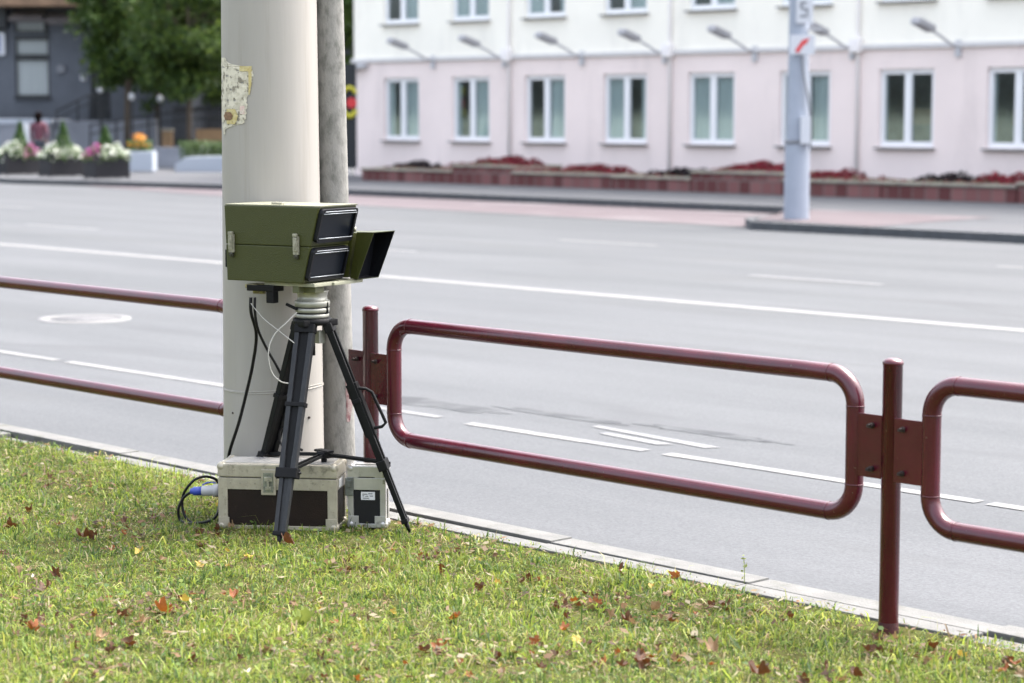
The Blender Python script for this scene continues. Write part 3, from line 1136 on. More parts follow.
# fluid base on the crown
head = MB()
head.lathe([(0, .851), (.064, .851), (.066, .856), (.066, .866), (.060, .868), (.060, .871), (.067, .873), (.068, .888), (.063, .890),
            (.063, .893), (.069, .896), (.070, .914), (.066, .918), (.060, .920), (.058, .935), (.062, .950), (.066, .958), (0, .958)], n=36)
ho = head.build('pan_head', 'cream_metal', tri)
q = MB()
for z_ in (.869, .8915, .916):
    q.lathe([(.0585, z_ - .002), (.0668, z_ - .0015), (.0668, z_ + .0015), (.0585, z_ + .002)], n=30)
q.build('groove_ring', 'black', ho)
q = MB()
l0 = Vector(-RT * .055 - F * .04) + Vector((0, 0, .885))
q.bar(l0, l0 - RT * .045 + Vector((0, 0, .022)), .012, .012, None, .003)
q.build('locking_lever', 'black', ho)
q = MB()
l1 = Vector(RT * .060 - F * .03) + Vector((0, 0, .868))
q.bar(l1, l1 + Vector((0, 0, .045)), .009, .009, RT, .002)
q.build('side_clip', 'black', ho)

# ------------------------------------------------------------------ camera unit (box and hooded lamp on one bracket)
AD = RT * math.cos(R_(30)) - F * math.sin(R_(30))       # towards the front of the box
BD = F * math.cos(R_(30)) + RT * math.sin(R_(30))       # across it, away from us
Q0 = F * 8.46 + RT * (-.8075)
urot = math.atan2(AD.y, AD.x)
unit = thing('traffic_camera', 'olive green speed camera box with dark slanted windows mounted on the tripod', 'speed camera', (Q0.x, Q0.y, .996), urot)
# local: x = forward, y = away from the viewer's side, z = up
LB, LTb, HB, WB, EB = .362, .372, .294, .260, .078


def solid(prof, y0, y1, bev=.0):
    bm = bmesh.new()
    n_ = len(prof)
    va = [bm.verts.new((x, y0, z)) for x, z in prof]
    vb = [bm.verts.new((x, y1, z)) for x, z in prof]
    bm.faces.new(va); bm.faces.new(vb[::-1])
    for i in range(n_):
        j = (i + 1) % n_
        bm.faces.new([va[j], va[i], vb[i], vb[j]])
    if bev:
        bmesh.ops.bevel(bm, geom=bm.edges[:], offset=bev, segments=2, affect='EDGES', profile=.7)
    mb = MB()
    bm.verts.index_update()
    mb.add([v.co.copy() for v in bm.verts], [[v.index for v in f.verts] for f in bm.faces])
    bm.free()
    return mb


def ex(z):
    return EB * z / HB


split = .142
solid([(-LB, 0), (0, 0), (ex(split - .001), split - .001), (-LB - .004, split - .001)], 0, WB, .004).build('lower_housing', 'olive', unit)
up_ = solid([(-LB - .004, split + .001), (ex(split + .001), split + .001), (EB, HB), (-LTb, HB)], 0, WB, .004).build('upper_housing', 'olive', unit)
solid([(-LTb + .004, HB + .0005), (EB + .004, HB + .0005), (EB + .006, HB + .006), (-LTb + .002, HB + .006)], .002, WB - .002, .001).build('lit_top_face', mat('top_light_tone', (.20, .20, .14), .5, var=.1), up_)  # pale colour stands in for the light on top of the olive box
q = MB().box((-.15, .05, HB + .010), (.05, .018, .008), None, .002)
q.build('carrying_lug', 'latch_metal', up_)
# windows on the slanted face
sl = Vector((EB, 0, HB)).normalized()
nrm = Vector((HB, 0, -EB)).normalized()
SL = math.hypot(EB, HB)


def slant_window(u0, u1, v0, v1):
    def P3(u, v, o_):
        return Vector((0, u, 0)) + sl * v + nrm * o_
    rr = .016

    def rrect(a0, a1, b0, b1, r, o_):
        out = []
        for cu, cv, s0 in ((a1 - r, b1 - r, 0), (a0 + r, b1 - r, 90), (a0 + r, b0 + r, 180), (a1 - r, b0 + r, 270)):
            for k in range(6):
                an = R_(s0 + 18 * k)
                out.append(P3(cu + r * math.cos(an), cv + r * math.sin(an), o_))
        return out
    fr = MB()
    outer0, outer1 = rrect(u0, u1, v0, v1, rr, .0), rrect(u0, u1, v0, v1, rr, .018)
    inner1, inner0 = rrect(u0 + .011, u1 - .011, v0 + .011, v1 - .011, rr * .7, .018), rrect(u0 + .011, u1 - .011, v0 + .011, v1 - .011, rr * .7, .006)
    N_ = len(outer0)
    vs = outer0 + outer1 + inner1 + inner0
    fs = []
    for ring in range(3):
        for i in range(N_):
            j = (i + 1) % N_
            fs.append([ring * N_ + i, ring * N_ + j, (ring + 1) * N_ + j, (ring + 1) * N_ + i])
    fr.add(vs, fs)
    wo = fr.build('window_frame', 'lens_frame', unit)
    gl = MB()
    ring = rrect(u0 + .010, u1 - .010, v0 + .010, v1 - .010, rr * .7, .008)
    gl.add(ring, [list(range(N_))])
    gl.build('window_pane', 'lens_black', wo)
    tr = MB()
    lip = rrect(u0 + .009, u1 - .009, v0 + .009, v1 - .009, rr * .8, .0195)
    # polished lip at top and bottom of the frame
    tr.tube(lip[1:11] if False else lip[4:8], .0016, 6)
    for a_, b_ in ((lip[1], lip[10]), (lip[13], lip[22])):
        tr.tube([a_, a_.lerp(b_, .5), b_], .0020, 6)
    tr.build('silver_lip', 'chrome', wo)


slant_window(.008, .252, SL * .545, SL * .985)
slant_window(.006, .250, SL * .035, SL * .470)
# toggle latches on the near side
for xl in (-.334, -.024):
    q = MB()
    q.box((xl, -.006, split + .004), (.026, .010, .072), None, .003)
    q.box((xl, -.014, split + .008), (.018, .008, .054), None, .003)
    q.box((xl, -.012, split + .044), (.020, .012, .012), None, .002)
    q.box((xl, -.019, split + .004), (.006, .004, .030), None, .001)
    lo = q.build('toggle_latch', 'latch_metal', unit)
    q = MB()
    q.box((xl + .001, -.007, split - .040), (.016, .012, .018), None, .004)
    q.cyl((xl, -.004, split - .038), (xl, -.018, split - .038), .006, None, 10)
    q.build('latch_catch', mat('catch_black', (.03, .03, .02), .4), lo)
q = MB().box((-LB - .010, .06, .130), (.014, .030, .05), None, .003)
q.box((-LB - .008, .03, .085), (.010, .05, .07), None, .003)
q.build('rear_handle', 'black', unit)
q = MB().solid if False else MB()
q.box((-.085, .13, -.009), (.24, .20, .014), None, .003)
q.box((-.02, .25, -.010), (.13, .20, .012), None, .003)
q.build('mounting_plate', mat('plate_olive_grey', (.30, .30, .22), .5, .2, var=.15), unit)
q = MB()
q.box((-.055, .06, -.027), (.030, .06, .030), None, .004)
q.box((-.020, .10, -.030), (.060, .06, .026), None, .004)
q.build('olive_bracket', 'olive_trim', unit)
q = MB()
q.box((-.215, .05, -.028), (.13, .07, .024), None, .004)
q.box((-.170, .035, -.050), (.035, .035, .070), None, .004)
q.build('connector_block', 'black', unit)
q = MB()
for cx in (-.255, -.225):
    q.cyl((cx, .045, -.012), (cx, .045, -.052), .016, .013, 12)
q.box((-.262, .04, -.022), (.06, .04, .016), None, .004)
q.build('cable_gland', mat('brass_gland', (.28, .25, .14), .45, .5, var=.3, scale=60), unit)
# hooded lamp on the far side of the bracket
y0, y1 = .285, .437
lamp = solid([(-.20, .004), (.006, .004), (.034, .183), (-.20, .183)], y0 + .012, y1 - .012, .004).build('lamp_housing', 'olive', unit)
# flared hood: four thin walls opening forwards
hb = MB()
in_b, in_t = (.020, .002), (.055, .186)
ob, ot = (.062, -.002), (.142, .188)
th_ = .003
ins = [Vector((in_b[0], y0 + .010, in_b[1])), Vector((in_b[0], y1 - .010, in_b[1])), Vector((in_t[0], y1 - .010, in_t[1])), Vector((in_t[0], y0 + .010, in_t[1]))]
outs = [Vector((ob[0], y0, ob[1])), Vector((ob[0], y1, ob[1])), Vector((ot[0], y1, ot[1])), Vector((ot[0], y0, ot[1]))]
cin = sum(ins, Vector()) / 4
cou = sum(outs, Vector()) / 4
ins2 = [p + (cin - p).normalized() * .004 for p in ins]
outs2 = [p + (cou - p).normalized() * .004 for p in outs]
hv = ins + outs
hb.add(hv, [[i, (i + 1) % 4, 4 + (i + 1) % 4, 4 + i] for i in range(4)])
hb.add(outs + outs2, [[i, (i + 1) % 4, 4 + (i + 1) % 4, 4 + i] for i in range(4)])
hb.build('lamp_hood', 'olive', lamp)
hl = MB()
hl.add(ins2 + outs2, [[i, (i + 1) % 4, 4 + (i + 1) % 4, 4 + i] for i in range(4)])
hl.add([p + Vector((.004, 0, 0)) for p in ins2], [[0, 1, 2, 3]])
hl.build('hood_lining', 'hood_black', lamp)
q = MB()
q.cyl((.030, y0 + .03, .186), (.030, y0 + .03, .205), .007, None, 10)
q.cyl((-.02, y0 + .03, .184), (-.02, y0 + .03, .196), .010, None, 10)
q.build('hood_screw', 'latch_metal', lamp)

# ------------------------------------------------------------------ cables
def smooth(pts, n=10):
    pts = [Vector(p) for p in pts]
    out = []
    P_ = [pts[0]] + pts + [pts[-1]]
    for i in range(1, len(P_) - 2):
        p0, p1, p2, p3 = P_[i - 1], P_[i], P_[i + 1], P_[i + 2]
        for k in range(n):
            t = k / n
            out.append(.5 * ((2 * p1) + (-p0 + p2) * t + (2 * p0 - 5 * p1 + 4 * p2 - p3) * t * t + (-p0 + 3 * p1 - 3 * p2 + p3) * t ** 3))
    out.append(pts[-1])
    return out


def ip(px_, py_, d):
    q_ = at(px_, d)
    return Vector((q_.x, q_.y, zz(py_, d)))


def cable(name, label, pts, r, m, cat='cable'):
    o = MB().tube(smooth(pts), r, 8).build(name, m)
    return tag(o, label, cat)


cable('power_cable', 'black cable hanging from the camera box down to the left of the large case',
      [ip(250, 297, 8.62), ip(250, 312, 8.62), ip(255, 335, 8.66), ip(251, 365, 8.72), ip(244, 395, 8.76), ip(236, 425, 8.80), ip(227, 452, 8.86), ip(224, 470, 8.90), ip(222, 500, 8.92)], .0066, 'rubber')
cable('power_cable', 'short black cable looping from the camera box behind the left tripod leg',
      [ip(254, 297, 8.60), ip(254, 312, 8.60), ip(257, 330, 8.62), ip(266, 350, 8.70), ip(276, 368, 8.84), ip(283, 385, 8.88), ip(280, 400, 8.88), ip(276, 418, 8.88), ip(283, 440, 8.86), ip(300, 452, 8.80)], .0056, 'rubber')
cable('thin_wire', 'thin white wire looping from the pan head to the front tripod leg',
      [ip(296, 312, 8.52), ip(286, 322, 8.50), ip(273, 335, 8.49), ip(267, 352, 8.48), ip(270, 372, 8.48), ip(279, 382, 8.48), ip(289, 384, 8.50)], .0026, 'white_wire', 'wire')
cable('thin_wire', 'thin white wire running straight down from cable glands to the front leg',
      [ip(250, 303, 8.60), ip(262, 318, 8.58), ip(278, 331, 8.54), ip(293, 343, 8.50)], .0020, 'white_wire', 'wire')
cable('earth_wire', 'thin black wire curling out beside the spreader behind the front leg',
      [ip(289, 425, 8.74), ip(281, 428, 8.76), ip(277, 436, 8.78), ip(279, 446, 8.78), ip(285, 455, 8.76)], .0042, 'rubber', 'wire')

# coiled lead with plug at the left end of the large case
cord = thing('plug_lead', 'black coiled lead with blue plug pushed into the left end of the large case', 'plug and lead', (0, 0, 0))
dP = 8.78
coil = [ip(196, 492, dP - .02), ip(189, 494, dP - .02), ip(180, 500, dP), ip(174, 512, dP), ip(176, 524, dP), ip(186, 527, dP - .06), ip(203, 525, dP - .10), ip(213, 518, dP - .06),
        ip(216, 500, dP + .05), ip(214, 484, dP + .06), ip(204, 479, dP + .04), ip(193, 481, dP + .02), ip(185, 488, dP + .01), ip(179, 498, dP + .02), ip(178, 510, dP + .02), ip(182, 522, dP), ip(192, 529, dP - .03)]
MB().tube(smooth(coil), .0058, 8).build('lead', 'rubber', cord)
pa, pb = ip(186, 494, dP - .02), ip(217, 493, dP - .02)
D_ = (pb - pa)
q = MB()
q.tube([pa, pa + D_ * .10, pa + D_ * .12, pa + D_ * .38], [.010, .014, .018, .018], 18)
q.build('blue_plug', 'blue_plastic', cord)
q = MB()
q.tube([pa + D_ * .38, pa + D_ * .40, pa + D_ * .75, pa + D_ * .76, pa + D_ * .99], [.018, .021, .021, .026, .027], 18)
q.build('socket', 'grey_plastic', cord)
q = MB()
q.tube(smooth([pa + D_ * .40 + Vector((0, 0, .024)), pa + D_ * .6 + Vector((0, 0, .034)), pa + D_ * .85 + Vector((0, 0, .030))]), .003, 6)
q.build('socket_clip', 'blue_plastic', cord)

# ------------------------------------------------------------------ fallen leaves
def leaf_mesh(seed, curl):
    rs = random.Random(seed)
    out = []
    lobes = 5
    N_ = 30
    for k in range(N_):
        a = 2 * math.pi * k / N_
        r = .62 + .24 * abs(math.cos(a * lobes / 2)) ** 1.2 + rs.uniform(-.10, .10)
        if abs(a - math.pi) < .25:
            r *= .6
        out.append((r * math.cos(a), r * math.sin(a) * .82))
    vs = [(0, 0, 0)]
    fs = []
    for sc_ in (.5, 1.):
        for x, y in out:
            x, y = x * sc_, y * sc_
            z = curl * (y * y * 1.0 + .5 * max(0, x) ** 2) + .30 * math.sin(5 * x + seed) * abs(y) + .10 * math.sin(9 * y + seed) + rs.uniform(-.02, .02)
            vs.append((x, y, z))
    for k in range(N_):
        k2 = (k + 1) % N_
        fs.append([0, 1 + k, 1 + k2])
        fs.append([1 + k, 1 + N_ + k, 1 + N_ + k2, 1 + k2])
    mb = MB()
    mb.add(vs, fs, True)
    mb.tube([(-.45, 0, .01), (-.8, .03, .02), (-1.15, .10, .08)], [.02, .016, .016], 5)
    return mb


def leafm(name, a, b):
    m_ = mat(name, a, .6, col2=b, scale=2.2, bump=.3, bscale=6)
    nt_ = m_.node_tree
    t_ = nt_.nodes.new('ShaderNodeBsdfTranslucent')
    t_.inputs[0].default_value = (*b, 1)
    x_ = nt_.nodes.new('ShaderNodeMixShader')
    x_.inputs[0].default_value = .25
    nt_.links.new(nt_.nodes['Principled BSDF'].outputs[0], x_.inputs[1])
    nt_.links.new(t_.outputs[0], x_.inputs[2])
    nt_.links.new(x_.outputs[0], nt_.nodes['Material Output'].inputs['Surface'])
    return m_


LM = {'brown': leafm('leaf_brown', (.028, .010, .003), (.105, .036, .009)), 'tan': leafm('leaf_tan', (.14, .078, .034), (.25, .155, .075)),
      'orange': leafm('leaf_orange', (.14, .034, .006), (.27, .085, .012)), 'yellow': leafm('leaf_yellow', (.30, .20, .03), (.42, .30, .05)),
      'green': leafm('leaf_green', (.17, .22, .035), (.24, .28, .06)), 'pale': leafm('leaf_pale', (.55, .50, .42), (.70, .64, .55))}
protos = {}
for kx, (cn, m_) in enumerate(LM.items()):
    for v_ in range(3):
        o = leaf_mesh(kx * 5 + v_, (1.5, .7, 2.2)[v_]).build('fallen_leaf', m_)
        protos[(cn, v_)] = o
used = set()


def ground_hit(px_, py_):
    d = F * math.cos(PITCH) + Vector((0, 0, -math.sin(PITCH))) + RT * ((px_ - 512) / FPX) \
        - (F * math.sin(PITCH) + Vector((0, 0, math.cos(PITCH)))) * ((py_ - 341.5) / FPX)
    t = EYE / -d.z
    return d.x * t, d.y * t


def put_leaf(px_, py_, cn, size, label, group=None, tilt=.5, v_=None):
    x, y = ground_hit(px_, py_)
    key = (cn, random.randrange(3) if v_ is None else v_)
    o = protos[key]
    if key in used:
        o = o.copy(); C.objects.link(o)
    used.add(key)
    o.location = (x, y, hgt(x, y) + .009 + size * .15)
    o.scale = (size, size, size)
    o.rotation_euler = (random.uniform(-tilt, tilt), random.uniform(-tilt, tilt), random.uniform(0, 6.28))
    tag(o, label, 'leaf', group)


G_ = 'fallen leaves on the lawn'
special = [
    (164, 614, 'orange', .040, 'orange brown curled leaf in open grass at lower left, largest of its colour there', .9),
    (140, 556, 'yellow', .024, 'bright yellow leaf lying left of and below the coiled plug lead', .4),
    (249, 560, 'yellow', .026, 'yellow leaf lying on grass just below the large case by the tripod foot', .4),
    (305, 624, 'green', .048, 'large yellow green leaf lying flat in the lower lawn below the tripod', .25),
    (441, 650, 'orange', .034, 'orange leaf standing up at the bottom edge left of centre', .9),
    (712, 652, 'tan', .036, 'pale orange tan leaf lying flat near the bottom edge, below the long tube loop', .2),
    (641, 664, 'brown', .040, 'dark red brown crumpled leaf pair near the bottom edge right of centre', .8),
    (677, 580, 'orange', .026, 'upright orange and brown leaf close to the kerb under the long tube loop', 1.2),
    (620, 574, 'brown', .026, 'dark brown curled leaf near the kerb left of the upright orange one', 1.0),
    (456, 622, 'orange', .030, 'rust orange leaf in the lower middle of the lawn, edge raised', .8),
    (760, 678, 'brown', .040, 'reddish brown leaf cut by the bottom edge right of centre', .5),
    (12, 526, 'brown', .040, 'big dark brown leaf clump at the left edge of the lawn', .8),
    (84, 540, 'brown', .036, 'dark brown crumpled leaf below and left of the coiled lead', .8),
    (232, 531, 'tan', .022, 'upright tan leaf leaning near the bottom left corner of the large case', 1.3),
    (258, 528, 'orange', .022, 'small orange leaf standing against the brown panel of the large case', 1.3),
    (288, 549, 'brown', .034, 'dark brown flat leaf lying right beside the front tripod foot', .3),
    (101, 640, 'tan', .034, 'pale curled leaf in the grass at lower left corner area', .5),
    (35, 633, 'orange', .028, 'orange leaf low in the left corner of the lawn', .8),
    (246, 676, 'pale', .018, 'small cream white leaf at the bottom edge left of centre', .2),
    (33, 578, 'pale', .012, 'tiny white leaf speck on the dark green tuft at left', .2),
    (564, 630, 'orange', .022, 'small orange leaf in the lower lawn just left of the picture middle right', .6),
    (875, 640, 'brown', .024, 'dark brown curled leaf in grass left of the railing post foot', .7),
    (652, 590, 'yellow', .018, 'small yellow leaf beside the upright orange leaf near the kerb', .4),
]
for a_ in special:
    put_leaf(a_[0], a_[1], a_[2], a_[3], a_[4], G_, a_[5])
for k in range(258):
    while True:
        px_ = random.uniform(0, 1020)
        lo_ = 452 + px_ * .208
        py_ = random.uniform(lo_, 683)
        x, y = ground_hit(px_, py_)
        if noise.noise(Vector((x * 2.2, y * 2.2, 21))) > random.uniform(-.25, .45):
            break
    cn = random.choices(['brown', 'tan', 'orange', 'yellow'], [.64, .18, .13, .05])[0]
    put_leaf(px_, py_, cn, random.choice([.010, .013, .016, .02, .026]), {'brown': 'small dry brown leaf half sunk between the grass blades', 'tan': 'small pale tan dead leaf half sunk between the grass blades',
             'orange': 'small rusty orange leaf half sunk between the grass blades', 'yellow': 'small yellowed leaf half sunk between the grass blades'}[cn],
             {'brown': 'small brown fallen leaves', 'tan': 'small tan fallen leaves', 'orange': 'small orange fallen leaves', 'yellow': 'small yellow fallen leaves'}[cn], .9)
for key, o in protos.items():
    if key not in used:
        bpy.data.objects.remove(o)

# weed on the kerb
wk = thing('kerb_weed', 'thin weed growing from the kerb joint under the long tube loop', 'weed', (-5.02, 5.80, 0))
q = MB()
q.tube(smooth([(0, 0, -.02), (.003, 0, .04), (-.003, .002, .09)]), .0014, 5)
wo = q.build('stem', mat('weed_green', (.16, .20, .05), .7), wk)
leaf_cloud('weed_leaves', np.array([[random.uniform(-.012, .012), random.uniform(-.01, .01), random.uniform(.01, .1)] for _ in range(16)]), .008, [(.22, .25, .07), (.14, .18, .05)], 'foliage', wk)

# ------------------------------------------------------------------ pink office building
YB = 37.0
XL, XR = -45.8, -6.2
bld = thing('office_building', 'long pale pink and cream office building with white framed windows across the road', 'building', (XL, YB, 0))
wc = [-43.87 + 2.682 * k for k in range(14)]
WW, WH = 1.40, 1.60
rows = [(.955, .955 + WH), (3.95, 3.95 + WH), (6.95, 6.95 + WH)]


def wall_mb(x0, x1, z0, z1, ops, y=0., dep_=.16):
    """front skin with real openings and reveals"""
    gx = sorted({x0, x1, *[o_[0] for o_ in ops], *[o_[1] for o_ in ops]})
    gz = sorted({z0, z1, *[o_[2] for o_ in ops], *[o_[3] for o_ in ops]})
    mb = MB()
    for a, b in zip(gx, gx[1:]):
        for c, d in zip(gz, gz[1:]):
            mx_, mz_ = (a + b) / 2, (c + d) / 2
            if any(o_[0] < mx_ < o_[1] and o_[2] < mz_ < o_[3] for o_ in ops):
                continue
            mb.add([(a, y, c), (b, y, c), (b, y, d), (a, y, d)], [[0, 1, 2, 3]])
    for a, b, c, d in ops:
        mb.add([(a, y, c), (b, y, c), (b, y, d), (a, y, d), (a, y + dep_, c), (b, y + dep_, c), (b, y + dep_, d), (a, y + dep_, d)],
               [[0, 1, 5, 4], [1, 2, 6, 5], [2, 3, 7, 6], [3, 0, 4, 7]])
    return mb


def ops_for(r0, r1, cs):
    return [(c - XL - WW / 2, c - XL + WW / 2, r0, r1) for c in cs]


LW = XR - XL
w1 = wall_mb(0, LW, -.1, 3.0, ops_for(*rows[0], wc))
w1.add([(0, 0, -.1), (0, 13, -.1), (0, 13, 3.0), (0, 0, 3.0)], [[0, 1, 2, 3]])
w1.add([(LW, 0, -.1), (LW, 13, -.1), (LW, 13, 3.0), (LW, 0, 3.0)], [[0, 1, 2, 3]])
w1.add([(0, 13, -.1), (LW, 13, -.1), (LW, 13, 3.0), (0, 13, 3.0)], [[0, 1, 2, 3]])
w1.build('ground_floor_wall', 'pink', bld)
w2 = wall_mb(0, LW, 3.0, 9.4, ops_for(*rows[1], wc) + ops_for(*rows[2], wc))
w2.add([(0, 0, 3.0), (0, 13, 3.0), (0, 13, 9.4), (0, 0, 9.4)], [[0, 1, 2, 3]])
w2.add([(LW, 0, 3.0), (LW, 13, 3.0), (LW, 13, 9.4), (LW, 0, 9.4)], [[0, 1, 2, 3]])
w2.add([(0, 13, 3.0), (LW, 13, 3.0), (LW, 13, 9.4), (0, 13, 9.4)], [[0, 1, 2, 3]])
w2.build('upper_wall', 'cream', bld)
MB().box((LW / 2, -.035, 3.02), (LW + .1, .07, .10), None, .01).build('ledge', 'ledge', bld)
rf = MB()
rf.add([(-.5, -.5, 9.4), (LW + .5, -.5, 9.4), (LW + .5, 13.5, 9.4), (-.5, 13.5, 9.4), (3, 6.5, 12), (LW - 3, 6.5, 12)],
       [[0, 1, 5, 4], [1, 2, 5], [2, 3, 4, 5], [3, 0, 4], [0, 3, 2, 1]])
rf.build('roof', 'roof_brown', bld)
inn = MB()
inn.add([(0.1, 2.2, 0), (LW - .1, 2.2, 0), (LW - .1, 2.2, 9.3), (.1, 2.2, 9.3)], [[0, 1, 2, 3]])
for z_ in (.05, 2.9, 5.9, 8.9):
    inn.add([(0.1, .2, z_), (LW - .1, .2, z_), (LW - .1, 2.2, z_), (.1, 2.2, z_)], [[0, 1, 2, 3]])
inn.build('interior_wall', 'room', bld)


def window(c, r, kind):
    z0, z1 = r
    x = c - XL
    w_, h_ = WW, z1 - z0
    o = MB()
    yf = .10
    t_ = .10
    o.box((x - w_ / 2 + t_ / 2 + .001, yf, z0 + h_ / 2), (t_, .06, h_ - .004))
    o.box((x + w_ / 2 - t_ / 2 - .001, yf, z0 + h_ / 2), (t_, .06, h_ - .004))
    o.box((x, yf - .004, z0 + h_ / 2), (.17, .06, h_ - .008))
    for zc in (z0 + t_ / 2 + .001, z1 - t_ / 2 - .001):
        for sx_ in (-1, 1):
            o.box((x + sx_ * (w_ / 4 + .01), yf + .001, zc), (w_ / 2 - .1, .056, t_ + .01))
    fo = o.build('window', 'white', bld)
    MB().box((x, yf + .012, z0 + h_ / 2), (w_ - .1, .006, h_ - .1)).build('pane', 'glass', fo)
    MB().box((x, -.035, z0 - .028), (w_ + .10, .17, .035)).build('sill', 'sill', fo)
    # curtain: folded sheet behind the glass
    def cur(xa, xb, za, zb, m_='curtain', nm='curtain'):
        n_ = max(4, int((xb - xa) / .03))
        vs = []
        for i in range(n_ + 1):
            xx = xa + (xb - xa) * i / n_
            yy = yf + .055 + .02 * math.sin(xx * 42) + .01 * math.sin(xx * 97)
            vs += [(xx, yy, za), (xx, yy, zb)]
        MB().add(vs, [[2 * i, 2 * i + 2, 2 * i + 3, 2 * i + 1] for i in range(n_)], True).build(nm, m_, fo)
    a, b = x - w_ / 2 + .05, x + w_ / 2 - .05
    if kind == 0:
        cur(a, a + .22, z0, z1); cur(a + .40, b, z0, z1)
    elif kind == 1:
        cur(a, a + .16, z0, z1); cur(b - .55, b, z0, z1)
    elif kind == 2:
        cur(b - .60, b, z0, z1)
    elif kind == 3:
        cur(a, a + .50, z0, z1); cur(b - .25, b, z0, z1)
    elif kind == 4:
        cur(a, b, z0, z1)
    else:
        MB().box((x + .1, yf + .8, z0 + .62), (w_ * 1.1, .05, .34)).build('lit_look_shelf', 'room_lit_tone', fo)  # warm colour paints the shelf as lit; no lamp stands there
        cur(a, a + .1, z0, z1)


kinds = [[0, 1, 2, 3, 4, 1, 5, 5, 2, 0, 3, 1, 0, 2], [2, 4, 3, 2, 2, 0, 4, 1, 2, 3, 4, 1, 0, 2], [1, 0, 2, 4, 1, 3, 0, 2, 1, 3, 4, 1, 0, 2]]
for ri, r in enumerate(rows):
    for ci, c in enumerate(wc):
        window(c, r, kinds[ri][ci])
# wall lamps between the windows, junction boxes and downpipes
for k in range(13):
    xw = (wc[k] + wc[k + 1]) / 2 - XL
    if k in (1, 3, 5, 8, 10, 12):
        q = MB()
        q.box((xw + .10, -.10, 3.06), (.26, .2, .30), None, .03)
        q.build('junction_box', 'downpipe', bld)
        q = MB().cyl((xw + .12, -.05, 0), (xw + .12, -.05, 9.3), .040, None, 10)
        q.build('downpipe', 'downpipe', bld)
    q = MB()
    xa = xw - .05
    q.tube(smooth([(xa, -.02, 2.98), (xa, -.25, 3.02), (xa, -.55, 3.14), (xa, -.95, 3.30)]), .030, 8)
    q.box((xa, -.03, 2.94), (.12, .06, .34), None, .01)
    lo = q.build('wall_lamp', 'lamp_grey', bld)
    q = MB()
    mxl = Matrix.Translation((xa, -1.20, 3.38)) @ Matrix.Rotation(R_(-17), 4, 'X')
    q.box((0, 0, 0), (.24, .56, .14), mxl, .045)
    q.build('lamp_head', mat('lamp_head_grey', (.36, .36, .38), .5) if k == 0 else bpy.data.materials['lamp_head_grey'], lo)
# corner camera and conduit at the left end
q = MB()
q.box((.35, -.1, 2.88), (.5, .16, .12), None, .03)
q.box((.15, -.22, 2.80), (.12, .3, .12), None, .03)
q.build('corner_bracket', 'lamp_grey', bld)

# ------------------------------------------------------------------ brick flower beds under the facade
def flower_cloud(name, x0, x1, y0, y1, z, hh, cols, n, size, parent):
    c = np.c_[rng.uniform(x0, x1, n), rng.uniform(y0, y1, n), np.zeros(n)]
    u_ = (c[:, 0] - x0) / (x1 - x0)
    dome = np.sin(np.pi * np.clip(u_, .02, .98)) ** .45
    bumpy = np.array([.75 + .5 * noise.noise(Vector((a_ * 3, b_ * 3, 2))) for a_, b_ in c[:, :2]])
    c[:, 2] = z + hh * dome * bumpy * rng.uniform(.1, 1, n) ** .6
    return leaf_cloud(name, c, size, cols, 'petals', parent, tint=.3)


RED = [(.19, .010, .018), (.26, .018, .03), (.12, .010, .016), (.08, .02, .02)]
DARKP = [(.010, .004, .010), (.018, .007, .012), (.008, .009, .008)]
beds = [  # x0,x1,height,top colour plants
    (-45.6, -41.2, .30, [('dark', -44.6, -42.0)]),
    (-41.2, -40.0, .30, [('red', -41.1, -40.1)]),
    (-40.0, -37.6, .52, [('red', -39.9, -37.7)]),
    (-37.6, -33.4, .32, [('red', -37.2, -34.6)]),
    (-33.4, -30.4, .30, [('dark', -32.9, -31.0)]),
    (-30.4, -27.1, .50, [('red', -29.7, -27.9)]),
    (-27.1, -23.2, .30, [('red', -26.6, -25.2)]),
    (-23.2, -18.0, .34, [('dark', -22.9, -21.0), ('red', -20.9, -18.6)]),
]
bl_ = ['at the far left corner of the pink building', 'second from the left corner of the pink building', 'raised high, below the second window', 'low and long, below third and fourth windows',
       'with dark plants, below the fifth window', 'raised high, left of the grey street pole', 'low, just right of the grey street pole', 'long, with dark plants at the right edge']
# centre stations along the facade as seen: map photo columns onto the bed line
bx_px = [(362, 425), (425, 452), (452, 512), (512, 612), (612, 690), (690, 782), (782, 880), (880, 1016), (1016, 1100)]
hts = [.28, .28, .42, .29, .27, .42, .30, .30, .36]
plants = [[('dark', .25, .75)], [('red', .3, .95)], [('red', .1, .9)], [('red', .25, .85)], [('dark', .25, .95)], [('red', .15, .85)], [('red', .1, .5)], [('dark', .15, .55), ('red', .55, .95)], [('red', .1, .8)]]
bl_.append('cut off by the right edge of the picture')
lineY = 34.25


def xcol(px_, Y):
    d = F + RT * ((px_ - 512) / FPX)
    return d.x / d.y * Y


